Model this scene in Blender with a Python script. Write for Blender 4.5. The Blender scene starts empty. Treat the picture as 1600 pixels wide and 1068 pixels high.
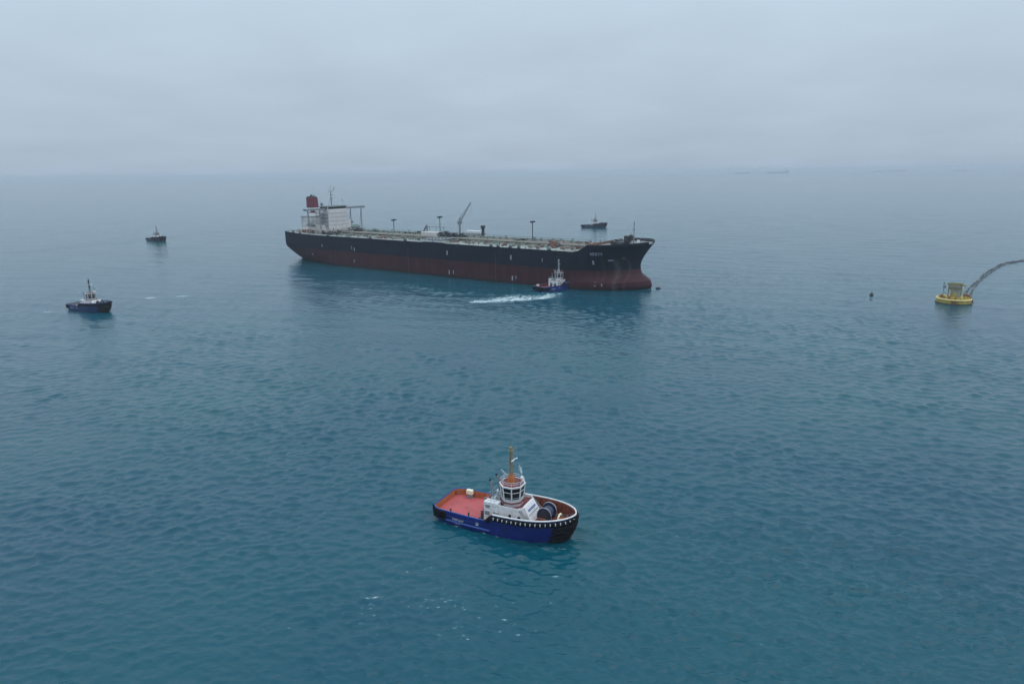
import bpy, math, random
import numpy as np
from mathutils import Vector, Matrix

random.seed(7)
rng = np.random.default_rng(11)
R = math.radians
scene = bpy.context.scene
COL = scene.collection

# ------------------------------------------------------------------ camera
CAM_H, PITCH, ROLL = 73.0, 13.95, 0.68
cam_data = bpy.data.cameras.new('camera')
cam_data.sensor_width = 36.0
cam_data.lens = 24.0
cam_data.clip_start = 0.5
cam_data.clip_end = 150000.0
cam = bpy.data.objects.new('camera', cam_data)
COL.objects.link(cam)
fwd = Vector((0, math.cos(R(PITCH)), -math.sin(R(PITCH))))
right0 = Vector((1, 0, 0))
up0 = right0.cross(fwd)
rr = R(ROLL)
right = right0 * math.cos(rr) - up0 * math.sin(rr)
up = up0 * math.cos(rr) + right0 * math.sin(rr)
M = Matrix((right, up, -fwd)).transposed().to_4x4()
M.translation = (0, 0, CAM_H)
cam.matrix_world = M
scene.camera = cam

# ------------------------------------------------------------------ world, sun, exposure
SUN_EL, SUN_AZ = R(66), R(118)           # high and to the right, veiled by thick cloud
world = bpy.data.worlds.new('World')
scene.world = world
world.use_nodes = True
wn = world.node_tree
wn.nodes.clear()
def node(tree, kind, **kw):
    n = tree.nodes.new(kind)
    for k, v in kw.items():
        setattr(n, k, v)
    return n
L = wn.links.new
out = node(wn, 'ShaderNodeOutputWorld')
bg = node(wn, 'ShaderNodeBackground'); bg.inputs['Strength'].default_value = 0.1
sky = node(wn, 'ShaderNodeTexSky', sky_type='NISHITA')
sky.sun_disc = False
sky.sun_elevation = SUN_EL
sky.sun_rotation = SUN_AZ
sky.air_density = 1.0; sky.dust_density = 2.0
tc = node(wn, 'ShaderNodeTexCoord')
sep = node(wn, 'ShaderNodeSeparateXYZ'); L(tc.outputs['Generated'], sep.inputs[0])
zc = node(wn, 'ShaderNodeMath', operation='MAXIMUM'); L(sep.outputs['Z'], zc.inputs[0]); zc.inputs[1].default_value = 0.0
ramp = node(wn, 'ShaderNodeValToRGB'); L(zc.outputs[0], ramp.inputs[0])
e = ramp.color_ramp.elements
CLOUD = [(0.0, (.365, .465, .585)), (.014, (.392, .485, .598)), (.035, (.405, .498, .608)), (.16, (.488, .602, .712)), (.30, (.575, .705, .83)), (.5, (.74, .91, 1.05)), (.75, (.95, 1.12, 1.26)), (1.0, (1.05, 1.22, 1.36))]
e[0].position, e[0].color = CLOUD[0][0], (*CLOUD[0][1], 1)
e[1].position, e[1].color = CLOUD[-1][0], (*CLOUD[-1][1], 1)
for p, c in CLOUD[1:-1]:
    el = e.new(p); el.color = (*c, 1)
# cloud deck: direction projected onto a flat layer overhead
zd = node(wn, 'ShaderNodeMath', operation='ADD'); L(zc.outputs[0], zd.inputs[0]); zd.inputs[1].default_value = 0.16
div = node(wn, 'ShaderNodeVectorMath', operation='DIVIDE'); L(tc.outputs['Generated'], div.inputs[0])
cmb = node(wn, 'ShaderNodeCombineXYZ')
for i in range(3): L(zd.outputs[0], cmb.inputs[i])
L(cmb.outputs[0], div.inputs[1])
nz = node(wn, 'ShaderNodeTexNoise'); L(div.outputs[0], nz.inputs['Vector'])
nz.inputs['Scale'].default_value = 1.3; nz.inputs['Detail'].default_value = 5; nz.inputs['Roughness'].default_value = .5
mr = node(wn, 'ShaderNodeMapRange'); L(nz.outputs['Fac'], mr.inputs[0])
mr.inputs[1].default_value = .3; mr.inputs[2].default_value = .7; mr.inputs[3].default_value = 9.95; mr.inputs[4].default_value = 10.95
scl = node(wn, 'ShaderNodeVectorMath', operation='SCALE'); L(ramp.outputs[0], scl.inputs[0]); L(mr.outputs[0], scl.inputs['Scale'])
mixw = node(wn, 'ShaderNodeMix', data_type='RGBA'); mixw.inputs[0].default_value = .94
L(sky.outputs[0], mixw.inputs[6]); L(scl.outputs[0], mixw.inputs[7])
L(mixw.outputs[2], bg.inputs['Color']); L(bg.outputs[0], out.inputs['Surface'])

sun_data = bpy.data.lights.new('sun', 'SUN')
sun_data.energy = 0.6; sun_data.angle = R(50); sun_data.color = (1, .96, .9)
sun = bpy.data.objects.new('sun', sun_data)
COL.objects.link(sun)
sdir = Vector((math.sin(SUN_AZ) * math.cos(SUN_EL), math.cos(SUN_AZ) * math.cos(SUN_EL), math.sin(SUN_EL)))
sun.rotation_euler = (-sdir).to_track_quat('-Z', 'Y').to_euler()
sun.location = (0, 0, 300)

vs = scene.view_settings
vs.view_transform = 'Standard'; vs.look = 'None'; vs.exposure = 0.0; vs.gamma = 1.0; vs.use_curve_mapping = False
scene.cycles.max_bounces = 6
scene.cycles.volume_bounces = 0

# ------------------------------------------------------------------ materials
MATS = {}
def paint(name, color, rough=.5, wear=.12, scale=1.2, metallic=0.0, dirt=(.09, .07, .055), streak=0.0, bump=.0):
    """procedural paint: base colour with broad tone variation, dirt patches and vertical run-off streaks"""
    m = bpy.data.materials.new(name); m.use_nodes = True
    t = m.node_tree; b = t.nodes['Principled BSDF']; K = t.links.new
    b.inputs['Roughness'].default_value = rough; b.inputs['Metallic'].default_value = metallic
    c = node(t, 'ShaderNodeTexCoord')
    n1 = node(t, 'ShaderNodeTexNoise'); K(c.outputs['Object'], n1.inputs['Vector'])
    n1.inputs['Scale'].default_value = scale; n1.inputs['Detail'].default_value = 6; n1.inputs['Roughness'].default_value = .62
    r1 = node(t, 'ShaderNodeMapRange'); K(n1.outputs['Fac'], r1.inputs[0])
    r1.inputs[1].default_value = .3; r1.inputs[2].default_value = .7; r1.inputs[3].default_value = 1 - wear; r1.inputs[4].default_value = 1 + wear
    sc = node(t, 'ShaderNodeVectorMath', operation='SCALE'); sc.inputs[0].default_value = color; K(r1.outputs[0], sc.inputs['Scale'])
    n2 = node(t, 'ShaderNodeTexNoise')
    mp = node(t, 'ShaderNodeMapping'); K(c.outputs['Object'], mp.inputs['Vector'])
    mp.inputs['Scale'].default_value = (1, 1, .18 if streak else 1)
    K(mp.outputs[0], n2.inputs['Vector']); n2.inputs['Scale'].default_value = scale * 1.7; n2.inputs['Detail'].default_value = 5
    r2 = node(t, 'ShaderNodeMapRange'); K(n2.outputs['Fac'], r2.inputs[0])
    r2.inputs[1].default_value = .52; r2.inputs[2].default_value = .75; r2.inputs[3].default_value = 0; r2.inputs[4].default_value = max(wear * 1.6, streak)
    mx = node(t, 'ShaderNodeMix', data_type='RGBA'); K(r2.outputs[0], mx.inputs[0]); K(sc.outputs[0], mx.inputs[6]); mx.inputs[7].default_value = (*dirt, 1)
    K(mx.outputs[2], b.inputs['Base Color'])
    if bump:
        bp = node(t, 'ShaderNodeBump'); bp.inputs['Distance'].default_value = bump; bp.inputs['Strength'].default_value = .6
        K(n1.outputs['Fac'], bp.inputs['Height']); K(bp.outputs[0], b.inputs['Normal'])
    MATS[name] = m
    return m

def ship_hull_paint(name, top, bottom, zline, stain_x=None):
    """two coats divided at the load line, with rust runs, scuffs and salt"""
    m = paint(name, top, .6, .18, .09, streak=.12, dirt=(.03, .03, .035))
    t = m.node_tree; K = t.links.new; b = t.nodes['Principled BSDF']; b.inputs['Specular IOR Level'].default_value = .22
    c = [n for n in t.nodes if n.bl_idname == 'ShaderNodeTexCoord'][0]
    old = b.inputs['Base Color'].links[0].from_socket
    s = node(t, 'ShaderNodeSeparateXYZ'); K(c.outputs['Object'], s.inputs[0])
    g = node(t, 'ShaderNodeMath', operation='GREATER_THAN'); K(s.outputs['Z'], g.inputs[0]); g.inputs[1].default_value = zline
    n = node(t, 'ShaderNodeTexNoise'); mp = node(t, 'ShaderNodeMapping'); mp.inputs['Scale'].default_value = (1, 1, .12)
    K(c.outputs['Object'], mp.inputs[0]); K(mp.outputs[0], n.inputs['Vector']); n.inputs['Scale'].default_value = .25; n.inputs['Detail'].default_value = 7; n.inputs['Roughness'].default_value = .65
    cr = node(t, 'ShaderNodeValToRGB'); K(n.outputs['Fac'], cr.inputs[0])
    cr.color_ramp.elements[0].position = .3; cr.color_ramp.elements[0].color = (*[x * .65 for x in bottom], 1)
    cr.color_ramp.elements[1].position = .72; cr.color_ramp.elements[1].color = (bottom[0] * 1.5, bottom[1] * 1.7, bottom[2] * 1.7, 1)
    # weed and slime band at the water
    zr = node(t, 'ShaderNodeMapRange'); K(s.outputs['Z'], zr.inputs[0]); zr.inputs[1].default_value = .5; zr.inputs[2].default_value = 2.6; zr.inputs[3].default_value = .75; zr.inputs[4].default_value = 0
    wd = node(t, 'ShaderNodeMix', data_type='RGBA'); K(zr.outputs[0], wd.inputs[0]); K(cr.outputs[0], wd.inputs[6]); wd.inputs[7].default_value = (.012, .016, .014, 1)
    mx = node(t, 'ShaderNodeMix', data_type='RGBA'); K(g.outputs[0], mx.inputs[0]); K(wd.outputs[2], mx.inputs[6]); K(old, mx.inputs[7])
    res = mx.outputs[2]
    if stain_x:
        for (x0, w, amt) in stain_x:
            d = node(t, 'ShaderNodeMath', operation='SUBTRACT'); K(s.outputs['X'], d.inputs[0]); d.inputs[1].default_value = x0
            wob = node(t, 'ShaderNodeTexNoise'); K(c.outputs['Object'], wob.inputs['Vector']); wob.inputs['Scale'].default_value = .7; wob.inputs['Detail'].default_value = 4
            a = node(t, 'ShaderNodeMath', operation='ABSOLUTE'); K(d.outputs[0], a.inputs[0])
            q = node(t, 'ShaderNodeMapRange'); K(a.outputs[0], q.inputs[0]); q.inputs[1].default_value = 0; q.inputs[2].default_value = w; q.inputs[3].default_value = amt; q.inputs[4].default_value = 0
            zz = node(t, 'ShaderNodeMapRange'); K(s.outputs['Z'], zz.inputs[0]); zz.inputs[1].default_value = 18; zz.inputs[2].default_value = 21; zz.inputs[3].default_value = 1; zz.inputs[4].default_value = 0
            mu = node(t, 'ShaderNodeMath', operation='MULTIPLY'); K(q.outputs[0], mu.inputs[0]); K(zz.outputs[0], mu.inputs[1])
            mu2 = node(t, 'ShaderNodeMath', operation='MULTIPLY'); K(mu.outputs[0], mu2.inputs[0]); K(wob.outputs['Fac'], mu2.inputs[1])
            st = node(t, 'ShaderNodeMix', data_type='RGBA'); K(mu2.outputs[0], st.inputs[0]); K(res, st.inputs[6]); st.inputs[7].default_value = (.22, .2, .19, 1)
            res = st.outputs[2]
    K(res, b.inputs['Base Color'])
    return m

paint('white_paint', (.76, .77, .79), .45, .08, 1.2, streak=.4, dirt=(.38, .29, .21))
paint('house_paint', (.62, .60, .60), .5, .10, .35, streak=.3, dirt=(.32, .25, .2))
paint('red_deck', (.45, .088, .092), .7, .2, .5, dirt=(.34, .17, .15))
paint('maroon_deck', (.17, .035, .04), .7, .15, 1.2)
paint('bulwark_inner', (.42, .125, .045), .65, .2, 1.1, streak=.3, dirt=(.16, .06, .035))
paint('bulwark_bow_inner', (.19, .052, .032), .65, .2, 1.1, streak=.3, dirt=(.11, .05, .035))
paint('orange_paint', (.50, .16, .045), .5, .15, 1.5)
paint('tug_blue', (.005, .017, .16), .45, .25, .6, streak=.4, dirt=(.03, .028, .05))
paint('tug_blue_light', (.035, .09, .34), .4, .2, .9)
paint('tug_navy', (.010, .030, .125), .45, .15, .6)
paint('tug_dark', (.012, .020, .045), .5, .15, .6)
paint('grey_deck', (.20, .19, .22), .7, .2, 1.0)
paint('rubber', (.005, .0055, .008), .9, .3, 2.5, dirt=(.02, .02, .022), bump=.02)
MATS['rubber'].node_tree.nodes['Principled BSDF'].inputs['Specular IOR Level'].default_value = .2
paint('dark_steel', (.03, .033, .04), .5, .25, 1.5)
paint('grey_steel', (.22, .24, .26), .5, .2, 1.5)
paint('pale_steel', (.42, .46, .5), .5, .15, 1.5)
paint('tan_mast', (.27, .22, .12), .55, .2, 1.5, dirt=(.12, .08, .05))
paint('glass_dark', (.008, .011, .014), .06, .1, .8)
MATS['glass_dark'].node_tree.nodes['Principled BSDF'].inputs['Specular IOR Level'].default_value = .2
paint('drum_blue', (.011, .018, .05), .55, .3, 2.0)
paint('rope', (.055, .07, .12), .85, .3, 3)
paint('tanker_deck', (.27, .305, .28), .8, .35, .03, dirt=(.36, .25, .20))
paint('house_dirty', (.40, .36, .34), .6, .25, .3, streak=.6, dirt=(.13, .08, .06))
paint('deck_grey', (.17, .18, .18), .8, .25, .1, dirt=(.16, .1, .08))
paint('deck_green', (.16, .22, .2), .7, .25, .2, dirt=(.2, .13, .09))
paint('pipe_tan', (.24, .235, .20), .6, .25, .3, dirt=(.2, .1, .07))
paint('pipe_rust', (.2, .1, .08), .7, .25, .4)
paint('funnel_red', (.15, .018, .04), .5, .1, .4)
paint('soot_black', (.015, .016, .018), .8, .2, .5)
paint('mark_white', (.55, .57, .6), .6, .25, .8, dirt=(.1, .1, .12))
paint('hull_mark_paint', (.33, .35, .39), .7, .3, .8, dirt=(.06, .06, .07))
paint('buoy_yellow', (.50, .37, .055), .55, .2, .5, streak=.5, dirt=(.25, .17, .06))
paint('buoy_rim', (.82, .78, .58), .5, .08, .5)
paint('buoy_beam', (.21, .19, .075), .6, .2, .7, streak=.4, dirt=(.12, .08, .05))
paint('buoy_rim_paint', (.72, .60, .24), .5, .2, .4, streak=.5, dirt=(.3, .18, .06))
paint('buoy_grey', (.42, .35, .12), .6, .2, .7, streak=.3, dirt=(.2, .12, .06))
paint('weed', (.018, .024, .02), .8, .3, 1)
paint('rust', (.19, .085, .05), .8, .3, .9)
paint('hose_black', (.05, .053, .065), .65, .25, .8, dirt=(.12, .1, .1))
paint('far_ship', (.13, .14, .155), .7, .1, .02)
paint('far_house', (.5, .5, .5), .7, .1, .02)
paint('skin', (.35, .2, .14), .6, .05, 2)
paint('flag_cloth', (.6, .75, .85), .8, .05, 2)
ship_hull_paint('tanker_hull_paint', (.0025, .0060, .0200), (.050, .0095, .0150), 12.3, [(147.5, 2.2, .5), (141, 1.2, .15), (152.5, .9, .3), (-20, .8, .3), (62, .7, .3)])

# ------------------------------------------------------------------ mesh builder
class MB:
    def __init__(s): s.v, s.f = [], []
    def add(s, vs, fs):
        o = len(s.v); s.v += [tuple(p) for p in vs]; s.f += [tuple(i + o for i in f) for f in fs]; return s
    def box(s, c, d, rz=0, ry=0, rx=0, taper=1.0):
        x, y, z = d[0] / 2, d[1] / 2, d[2] / 2
        pts = [Vector(p) for p in [(-x, -y, -z), (x, -y, -z), (x, y, -z), (-x, y, -z), (-x * taper, -y * taper, z), (x * taper, -y * taper, z), (x * taper, y * taper, z), (-x * taper, y * taper, z)]]
        m = Matrix.Rotation(rz, 3, 'Z') @ Matrix.Rotation(ry, 3, 'Y') @ Matrix.Rotation(rx, 3, 'X')
        return s.add([m @ p + Vector(c) for p in pts], [(3, 2, 1, 0), (4, 5, 6, 7), (0, 1, 5, 4), (1, 2, 6, 5), (2, 3, 7, 6), (3, 0, 4, 7)])
    def cyl(s, a, b, r, n=10, r2=None):
        a, b = Vector(a), Vector(b); d = (b - a).normalized(); r2 = r if r2 is None else r2
        u = d.orthogonal().normalized(); w = d.cross(u)
        ring = lambda c, q: [c + (u * math.cos(2 * math.pi * i / n) + w * math.sin(2 * math.pi * i / n)) * q for i in range(n)]
        return s.add(ring(a, r) + ring(b, r2), [(i, (i + 1) % n, n + (i + 1) % n, n + i) for i in range(n)] + [tuple(range(n - 1, -1, -1)), tuple(range(n, 2 * n))])
    def tube(s, path, r, n=8, closed=False):
        P = [Vector(p) for p in path]; k = len(P); vs = []
        for i, p in enumerate(P):
            t = (P[(i + 1) % k] - P[i - 1]) if (closed or 0 < i < k - 1) else (P[1] - P[0] if i == 0 else P[-1] - P[-2])
            t.normalize(); u = Vector((0, 0, 1)).cross(t)
            if u.length < 1e-3: u = Vector((1, 0, 0))
            u.normalize(); w = t.cross(u)
            vs += [p + (u * math.cos(2 * math.pi * j / n) + w * math.sin(2 * math.pi * j / n)) * (r[i] if isinstance(r, (list, tuple)) else r) for j in range(n)]
        fs = [(i % k * n + j, i % k * n + (j + 1) % n, (i + 1) % k * n + (j + 1) % n, (i + 1) % k * n + j) for i in range(k if closed else k - 1) for j in range(n)]
        if not closed: fs += [tuple(range(n - 1, -1, -1)), tuple(range((k - 1) * n, k * n))]
        return s.add(vs, fs)
    def prism(s, outline, z0, z1, top=None):
        n = len(outline); top = top or outline
        return s.add([(x, y, z0) for x, y in outline] + [(x, y, z1) for x, y in top],
                     [(i, (i + 1) % n, n + (i + 1) % n, n + i) for i in range(n)] + [tuple(range(n - 1, -1, -1)), tuple(range(n, 2 * n))])
    def sphere(s, c, r, n=10, sq=1.0):
        vs, fs = [], []
        for i in range(n // 2 + 1):
            a = math.pi * i / (n // 2)
            for j in range(n):
                b = 2 * math.pi * j / n
                vs.append((c[0] + r * math.sin(a) * math.cos(b), c[1] + r * math.sin(a) * math.sin(b), c[2] + sq * r * math.cos(a)))
        for i in range(n // 2):
            for j in range(n): fs.append((i * n + j, (i + 1) * n + j, (i + 1) * n + (j + 1) % n, i * n + (j + 1) % n))
        return s.add(vs, fs)
    def build(s, name, mat, parent=None, smooth=False, label=None, kind=None, bevel=0):
        me = bpy.data.meshes.new(name); me.from_pydata(s.v, [], s.f); me.validate(); me.update()
        if smooth:
            for p in me.polygons: p.use_smooth = True
            me.set_sharp_from_angle(angle=R(40))
        me.materials.append(MATS[mat])
        o = bpy.data.objects.new(name, me); COL.objects.link(o)
        if parent: o.parent = parent
        if label: o['label'] = label
        if kind: o['kind'] = kind
        if bevel:
            bv = o.modifiers.new('bevel', 'BEVEL'); bv.width = bevel; bv.segments = 2; bv.limit_method = 'ANGLE'
        return o

def box(name, mat, parent, c, d, bevel=0, **k): return MB().box(c, d, **k).build(name, mat, parent, bevel=bevel)
def cyl(name, mat, parent, a, b, r, n=10, r2=None): return MB().cyl(a, b, r, n, r2).build(name, mat, parent, smooth=True)
def dup(o, parent, loc=None, rot=None):
    c = o.copy(); COL.objects.link(c); c.parent = parent
    if loc is not None: c.location = loc
    if rot is not None: c.rotation_euler = rot
    return c
def thing(name, label, cat, loc, rz, group=None):
    o = bpy.data.objects.new(name, None); COL.objects.link(o)
    o.location = loc; o.rotation_euler = (0, 0, rz); o['label'] = label; o['category'] = cat
    o.empty_display_size = .5
    if group: o['group'] = group
    return o
def copy_tree(o, parent=None):
    c = o.copy(); COL.objects.link(c)
    if parent: c.parent = parent
    for ch in list(o.children): copy_tree(ch, c)
    return c
def walk(o):
    yield o
    for c in o.children: yield from walk(c)

def loft(grid, caps=True):
    """grid[i][j] = (x, halfbreadth, z): stations i from stern to bow, levels j from keel to rail; both sides + transom"""
    N, Mj = len(grid), len(grid[0]); mb = MB(); vs = []
    for side in (-1, 1):
        for row in grid:
            for (x, b, z) in row: vs.append((x, side * b, z))
    fs = []
    for sd in (0, 1):
        o = sd * N * Mj
        for i in range(N - 1):
            for j in range(Mj - 1):
                q = (o + i * Mj + j, o + (i + 1) * Mj + j, o + (i + 1) * Mj + j + 1, o + i * Mj + j + 1)
                fs.append(q if sd == 0 else q[::-1])
    if caps:
        for j in range(Mj - 1):
            fs.append((j, j + 1, N * Mj + j + 1, N * Mj + j))
    return mb.add(vs, fs)

def strip_deck(xs, hb, z):
    """flat-ish deck: planks of faces across between the two sides"""
    mb = MB(); vs = []; fs = []
    for x in xs:
        zz = z(x) if callable(z) else z
        vs += [(x, -hb(x), zz), (x, hb(x), zz)]
    for i in range(len(xs) - 1): fs.append((2 * i, 2 * i + 2, 2 * i + 3, 2 * i + 1))
    return mb.add(vs, fs)

def clamp(a, lo=0.0, hi=1.0): return max(lo, min(hi, a))
def sstep(a, b, x):
    t = clamp((x - a) / (b - a)); return t * t * (3 - 2 * t)

# ------------------------------------------------------------------ sea
WAVES = []
for i in range(130):
    lam = .7 * (9.0 / .7) ** (rng.random() ** .95)
    th = R(-97) + rng.normal(0, .55)
    k = 2 * math.pi / lam
    amp = .0118 * lam ** .88 * math.exp(-(lam / 6.3) ** 2) * (0.6 + .8 * rng.random())
    WAVES.append((k * math.cos(th), k * math.sin(th), amp, rng.random() * 2 * math.pi, lam))

for i in range(12):     # a low swell under the chop
    lam = 14 + 18 * rng.random(); th = R(-120) + rng.normal(0, .35); k = 2 * math.pi / lam
    WAVES.append((k * math.cos(th), k * math.sin(th), .03 + .02 * rng.random(), rng.random() * 6.28, lam))
FOAM_GLINTS = []   # (x, y, length, width, angle, strength)
def blob(x, y, l, w, a, s): FOAM_GLINTS.append((x, y, l, w, R(a), s * (1.35 if l < 2 else 1.2)))
blob(-14, 399, 16, 7, 6, .26); blob(2, 406, 20, 9, 12, .3); blob(-8, 393.5, 17, 4.6, 6, .82); blob(8, 398.5, 16, 5.0, 14, .85); blob(-20, 392.5, 6, 4.0, 0, .75); blob(10, 408, 12, 6.5, 20, .62); blob(-3, 404, 9, 5, 10, .5); blob(20, 403, 7, 4.0, 25, .85); blob(24, 411, 7, 6, 30, .6); blob(-2, 414, 13, 4, 8, .42); blob(30, 417, 5, 5, 40, .55)
blob(18.5, 421, 3, 7, 42, .45)
blob(-224.6, 418, 4.5, 2.4, 6, .95); blob(-205.7, 423.5, 4, 3.0, 20, 1.0); blob(-216, 421, 12, 3.0, 12, .45)
blob(-262, 377, 7, 1.6, -6, .8); blob(-274, 372, 10, 2.5, -8, .5)
blob(84, 430, 9, 1.8, -30, .6); blob(97, 423, 12, 2.0, -26, .6); blob(114, 411, 14, 1.6, -20, .5)
blob(76, 428, 5, .8, -36, .7); blob(64, 431, 5, .5, -36, .35)
blob(35, 990, 38, 6, -18, .5); blob(82, 966, 16, 5, -18, .5)
blob(7.6, 112.2, 1.1, .2, 5, 1.3); blob(-24.5, 106.8, 1.2, .28, 15, 1.2); blob(-26.2, 106.2, .7, .2, -20, 1.0)
blob(-11, 105.9, 1.3, .18, 0, .9); blob(-14.5, 106.2, .5, .22, 0, .8); blob(-8.6, 103.3, .4, .2, 0, .9); blob(-2.6, 97.2, .6, .2, 4, .7)  # single glints at lower left, painted as pale flecks
blob(-20.3, 115.5, .4, .3, 0, .95); blob(-24.4, 112.4, .3, .2, 0, .8)
blob(15.0, 118.5, 1.6, .25, 40, .45); blob(14.4, 117.2, 1.5, .25, 42, .5)
for i in range(95):  # scattered glints painted into the water colour among the whitecaps
    x = rng.normal(-17, 9.5); y = rng.normal(104.5, 5.0)
    blob(x, y, .18 + .38 * rng.random(), .12 + .1 * rng.random(), rng.normal(0, 15), .45 + .5 * rng.random())
for i in range(70):
    y = 92 + 200 * rng.random() ** 1.4; x = (rng.random() - .5) * 1.4 * y
    blob(x, y, .25 + .5 * rng.random(), .14 + .1 * rng.random(), rng.normal(0, 15), .3 + .45 * rng.random())

for i in range(34):   # lapping flecks along the near tug's side and bow
    q = rng.random(); hx = -15 + 30 * q; hy = -5.2 - .5 * rng.random() + (1.6 * max(0, (hx - 9) / 6) ** 2)
    a = R(-26.8); blob(-1.5 + hx * math.cos(a) - hy * math.sin(a), 132.4 + hx * math.sin(a) + hy * math.cos(a), .3 + .4 * rng.random(), .14, -27 + rng.normal(0, 12), .5 + .45 * rng.random())
SLICK = [(-452, 775, 60, 12, 63, -2.2), (-485, 715, 30, 12, 63, -1.5), (-352, 938, 45, 12, 22, -2.0), (-428, 888, 45, 8, 30, -1.0), (-190, 470, 60, 7, 14, .5), (-120, 455, 50, 6, 10, .5), (120, 520, 60, 8, 20, .45), (30, 470, 30, 5, 5, .4), (-260, 480, 70, 6, 10, .4), (330, 420, 60, 6, 25, .4), (40, 987, 45, 7, -18, .7)]

def gauss_field(px, py, blobs):
    f = np.zeros_like(px)
    for (x, y, l, w, a, s) in blobs:
        rad = 3 * max(l, w)
        m = (np.abs(px - x) < rad) & (np.abs(py - y) < rad)
        if not m.any(): continue
        dx, dy = px[m] - x, py[m] - y
        u = dx * math.cos(a) + dy * math.sin(a); v = -dx * math.sin(a) + dy * math.cos(a)
        f[m] += s * np.exp(-(u / l) ** 2 - (v / w) ** 2)
    return f

def build_sea():
    half = R(46)
    ang = np.concatenate([np.linspace(math.pi / 2 + half, math.pi / 2 - half, 820), np.linspace(math.pi / 2 - half, math.pi / 2 + half - 2 * math.pi, 74)[1:-1]])
    rad = [0.0, 20., 40., 56., 68., 76.]
    r = 80.0
    while r < 1500:
        rad.append(r); r += max(.24, .0027 * r)
    while r < 42000:
        rad.append(r); r *= 1.05
    rad.append(42000.)
    rad = np.array(rad[1:])
    A, Rr = np.meshgrid(ang, rad)
    X = Rr * np.cos(A); Y = Rr * np.sin(A)
    Z = np.zeros_like(X); DX = np.zeros_like(X); DY = np.zeros_like(X)
    dr = np.gradient(rad)
    for kx, ky, amp, ph, lam in WAVES:
        att = np.clip((lam / np.maximum(dr, .2) - 2.5) / 2.5, 0, 1) * np.clip(1.4 - rad / 1500, 0, 1) * (rad > 60)
        ok = att > 0
        if not ok.any(): continue
        a = (att[ok] * amp)[:, None]
        p = kx * X[ok] + ky * Y[ok] + ph
        k = math.hypot(kx, ky)
        sn, cs = np.sin(p), np.cos(p)
        Z[ok] += a * cs
        DX[ok] -= .75 * a * kx / k * sn; DY[ok] -= .75 * a * ky / k * sn
    Z -= .0
    # groups of waves: gusts make some patches rougher
    gust = .82 + .13 * np.sin(X * .021 + Y * .034 + 1.3 + 1.2 * np.sin(Y * .011)) + .12 * np.sin(-X * .047 + Y * .029 + .4 + 1.5 * np.sin(X * .017)) + .12 * np.sin(X * .083 + Y * .117 + 2 * np.sin(X * .03))
    dense = (np.abs(np.arctan2(X, Y)) < half * .999)
    foam_glints = gauss_field(X, Y, FOAM_GLINTS); slick = np.clip(gauss_field(X, Y, [(x, y, l, w, R(a), s) for x, y, l, w, a, s in SLICK]), -2, 1)
    g = gust * np.clip(1 - .6 * slick, .3, 1.3) * dense
    X += DX * g; Y += DY * g; Z *= g
    na, nr = len(ang), len(rad)
    co = np.stack([X, Y, Z], -1).reshape(-1, 3)
    co = np.vstack([co, [[0, 0, 0]]])
    i, j = np.meshgrid(np.arange(nr - 1), np.arange(na), indexing='ij')
    j2 = (j + 1) % na
    quads = np.stack([i * na + j, i * na + j2, (i + 1) * na + j2, (i + 1) * na + j], -1).reshape(-1, 4)
    jj = np.arange(na); tris = np.stack([np.full(na, nr * na), (jj + 1) % na, jj], -1)
    loops = np.concatenate([quads.ravel(), tris.ravel()])
    starts = np.concatenate([np.arange(len(quads)) * 4, len(quads) * 4 + np.arange(na) * 3])
    me = bpy.data.meshes.new('sea')
    me.vertices.add(len(co)); me.vertices.foreach_set('co', co.astype(np.float32).ravel())
    me.loops.add(len(loops)); me.loops.foreach_set('vertex_index', loops.astype(np.int32))
    me.polygons.add(len(starts)); me.polygons.foreach_set('loop_start', starts.astype(np.int32))
    me.update(calc_edges=True); me.validate()
    me.polygons.foreach_set('use_smooth', np.ones(len(me.polygons), dtype=bool))
    for nm, fld in (('foam_glints', foam_glints), ('slick', slick)):
        at = me.attributes.new(nm, 'FLOAT', 'POINT')
        at.data.foreach_set('value', np.concatenate([fld.ravel(), [0]]).astype(np.float32))
    if me.polygons[0].normal.z < 0: me.flip_normals()
    return me

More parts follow.
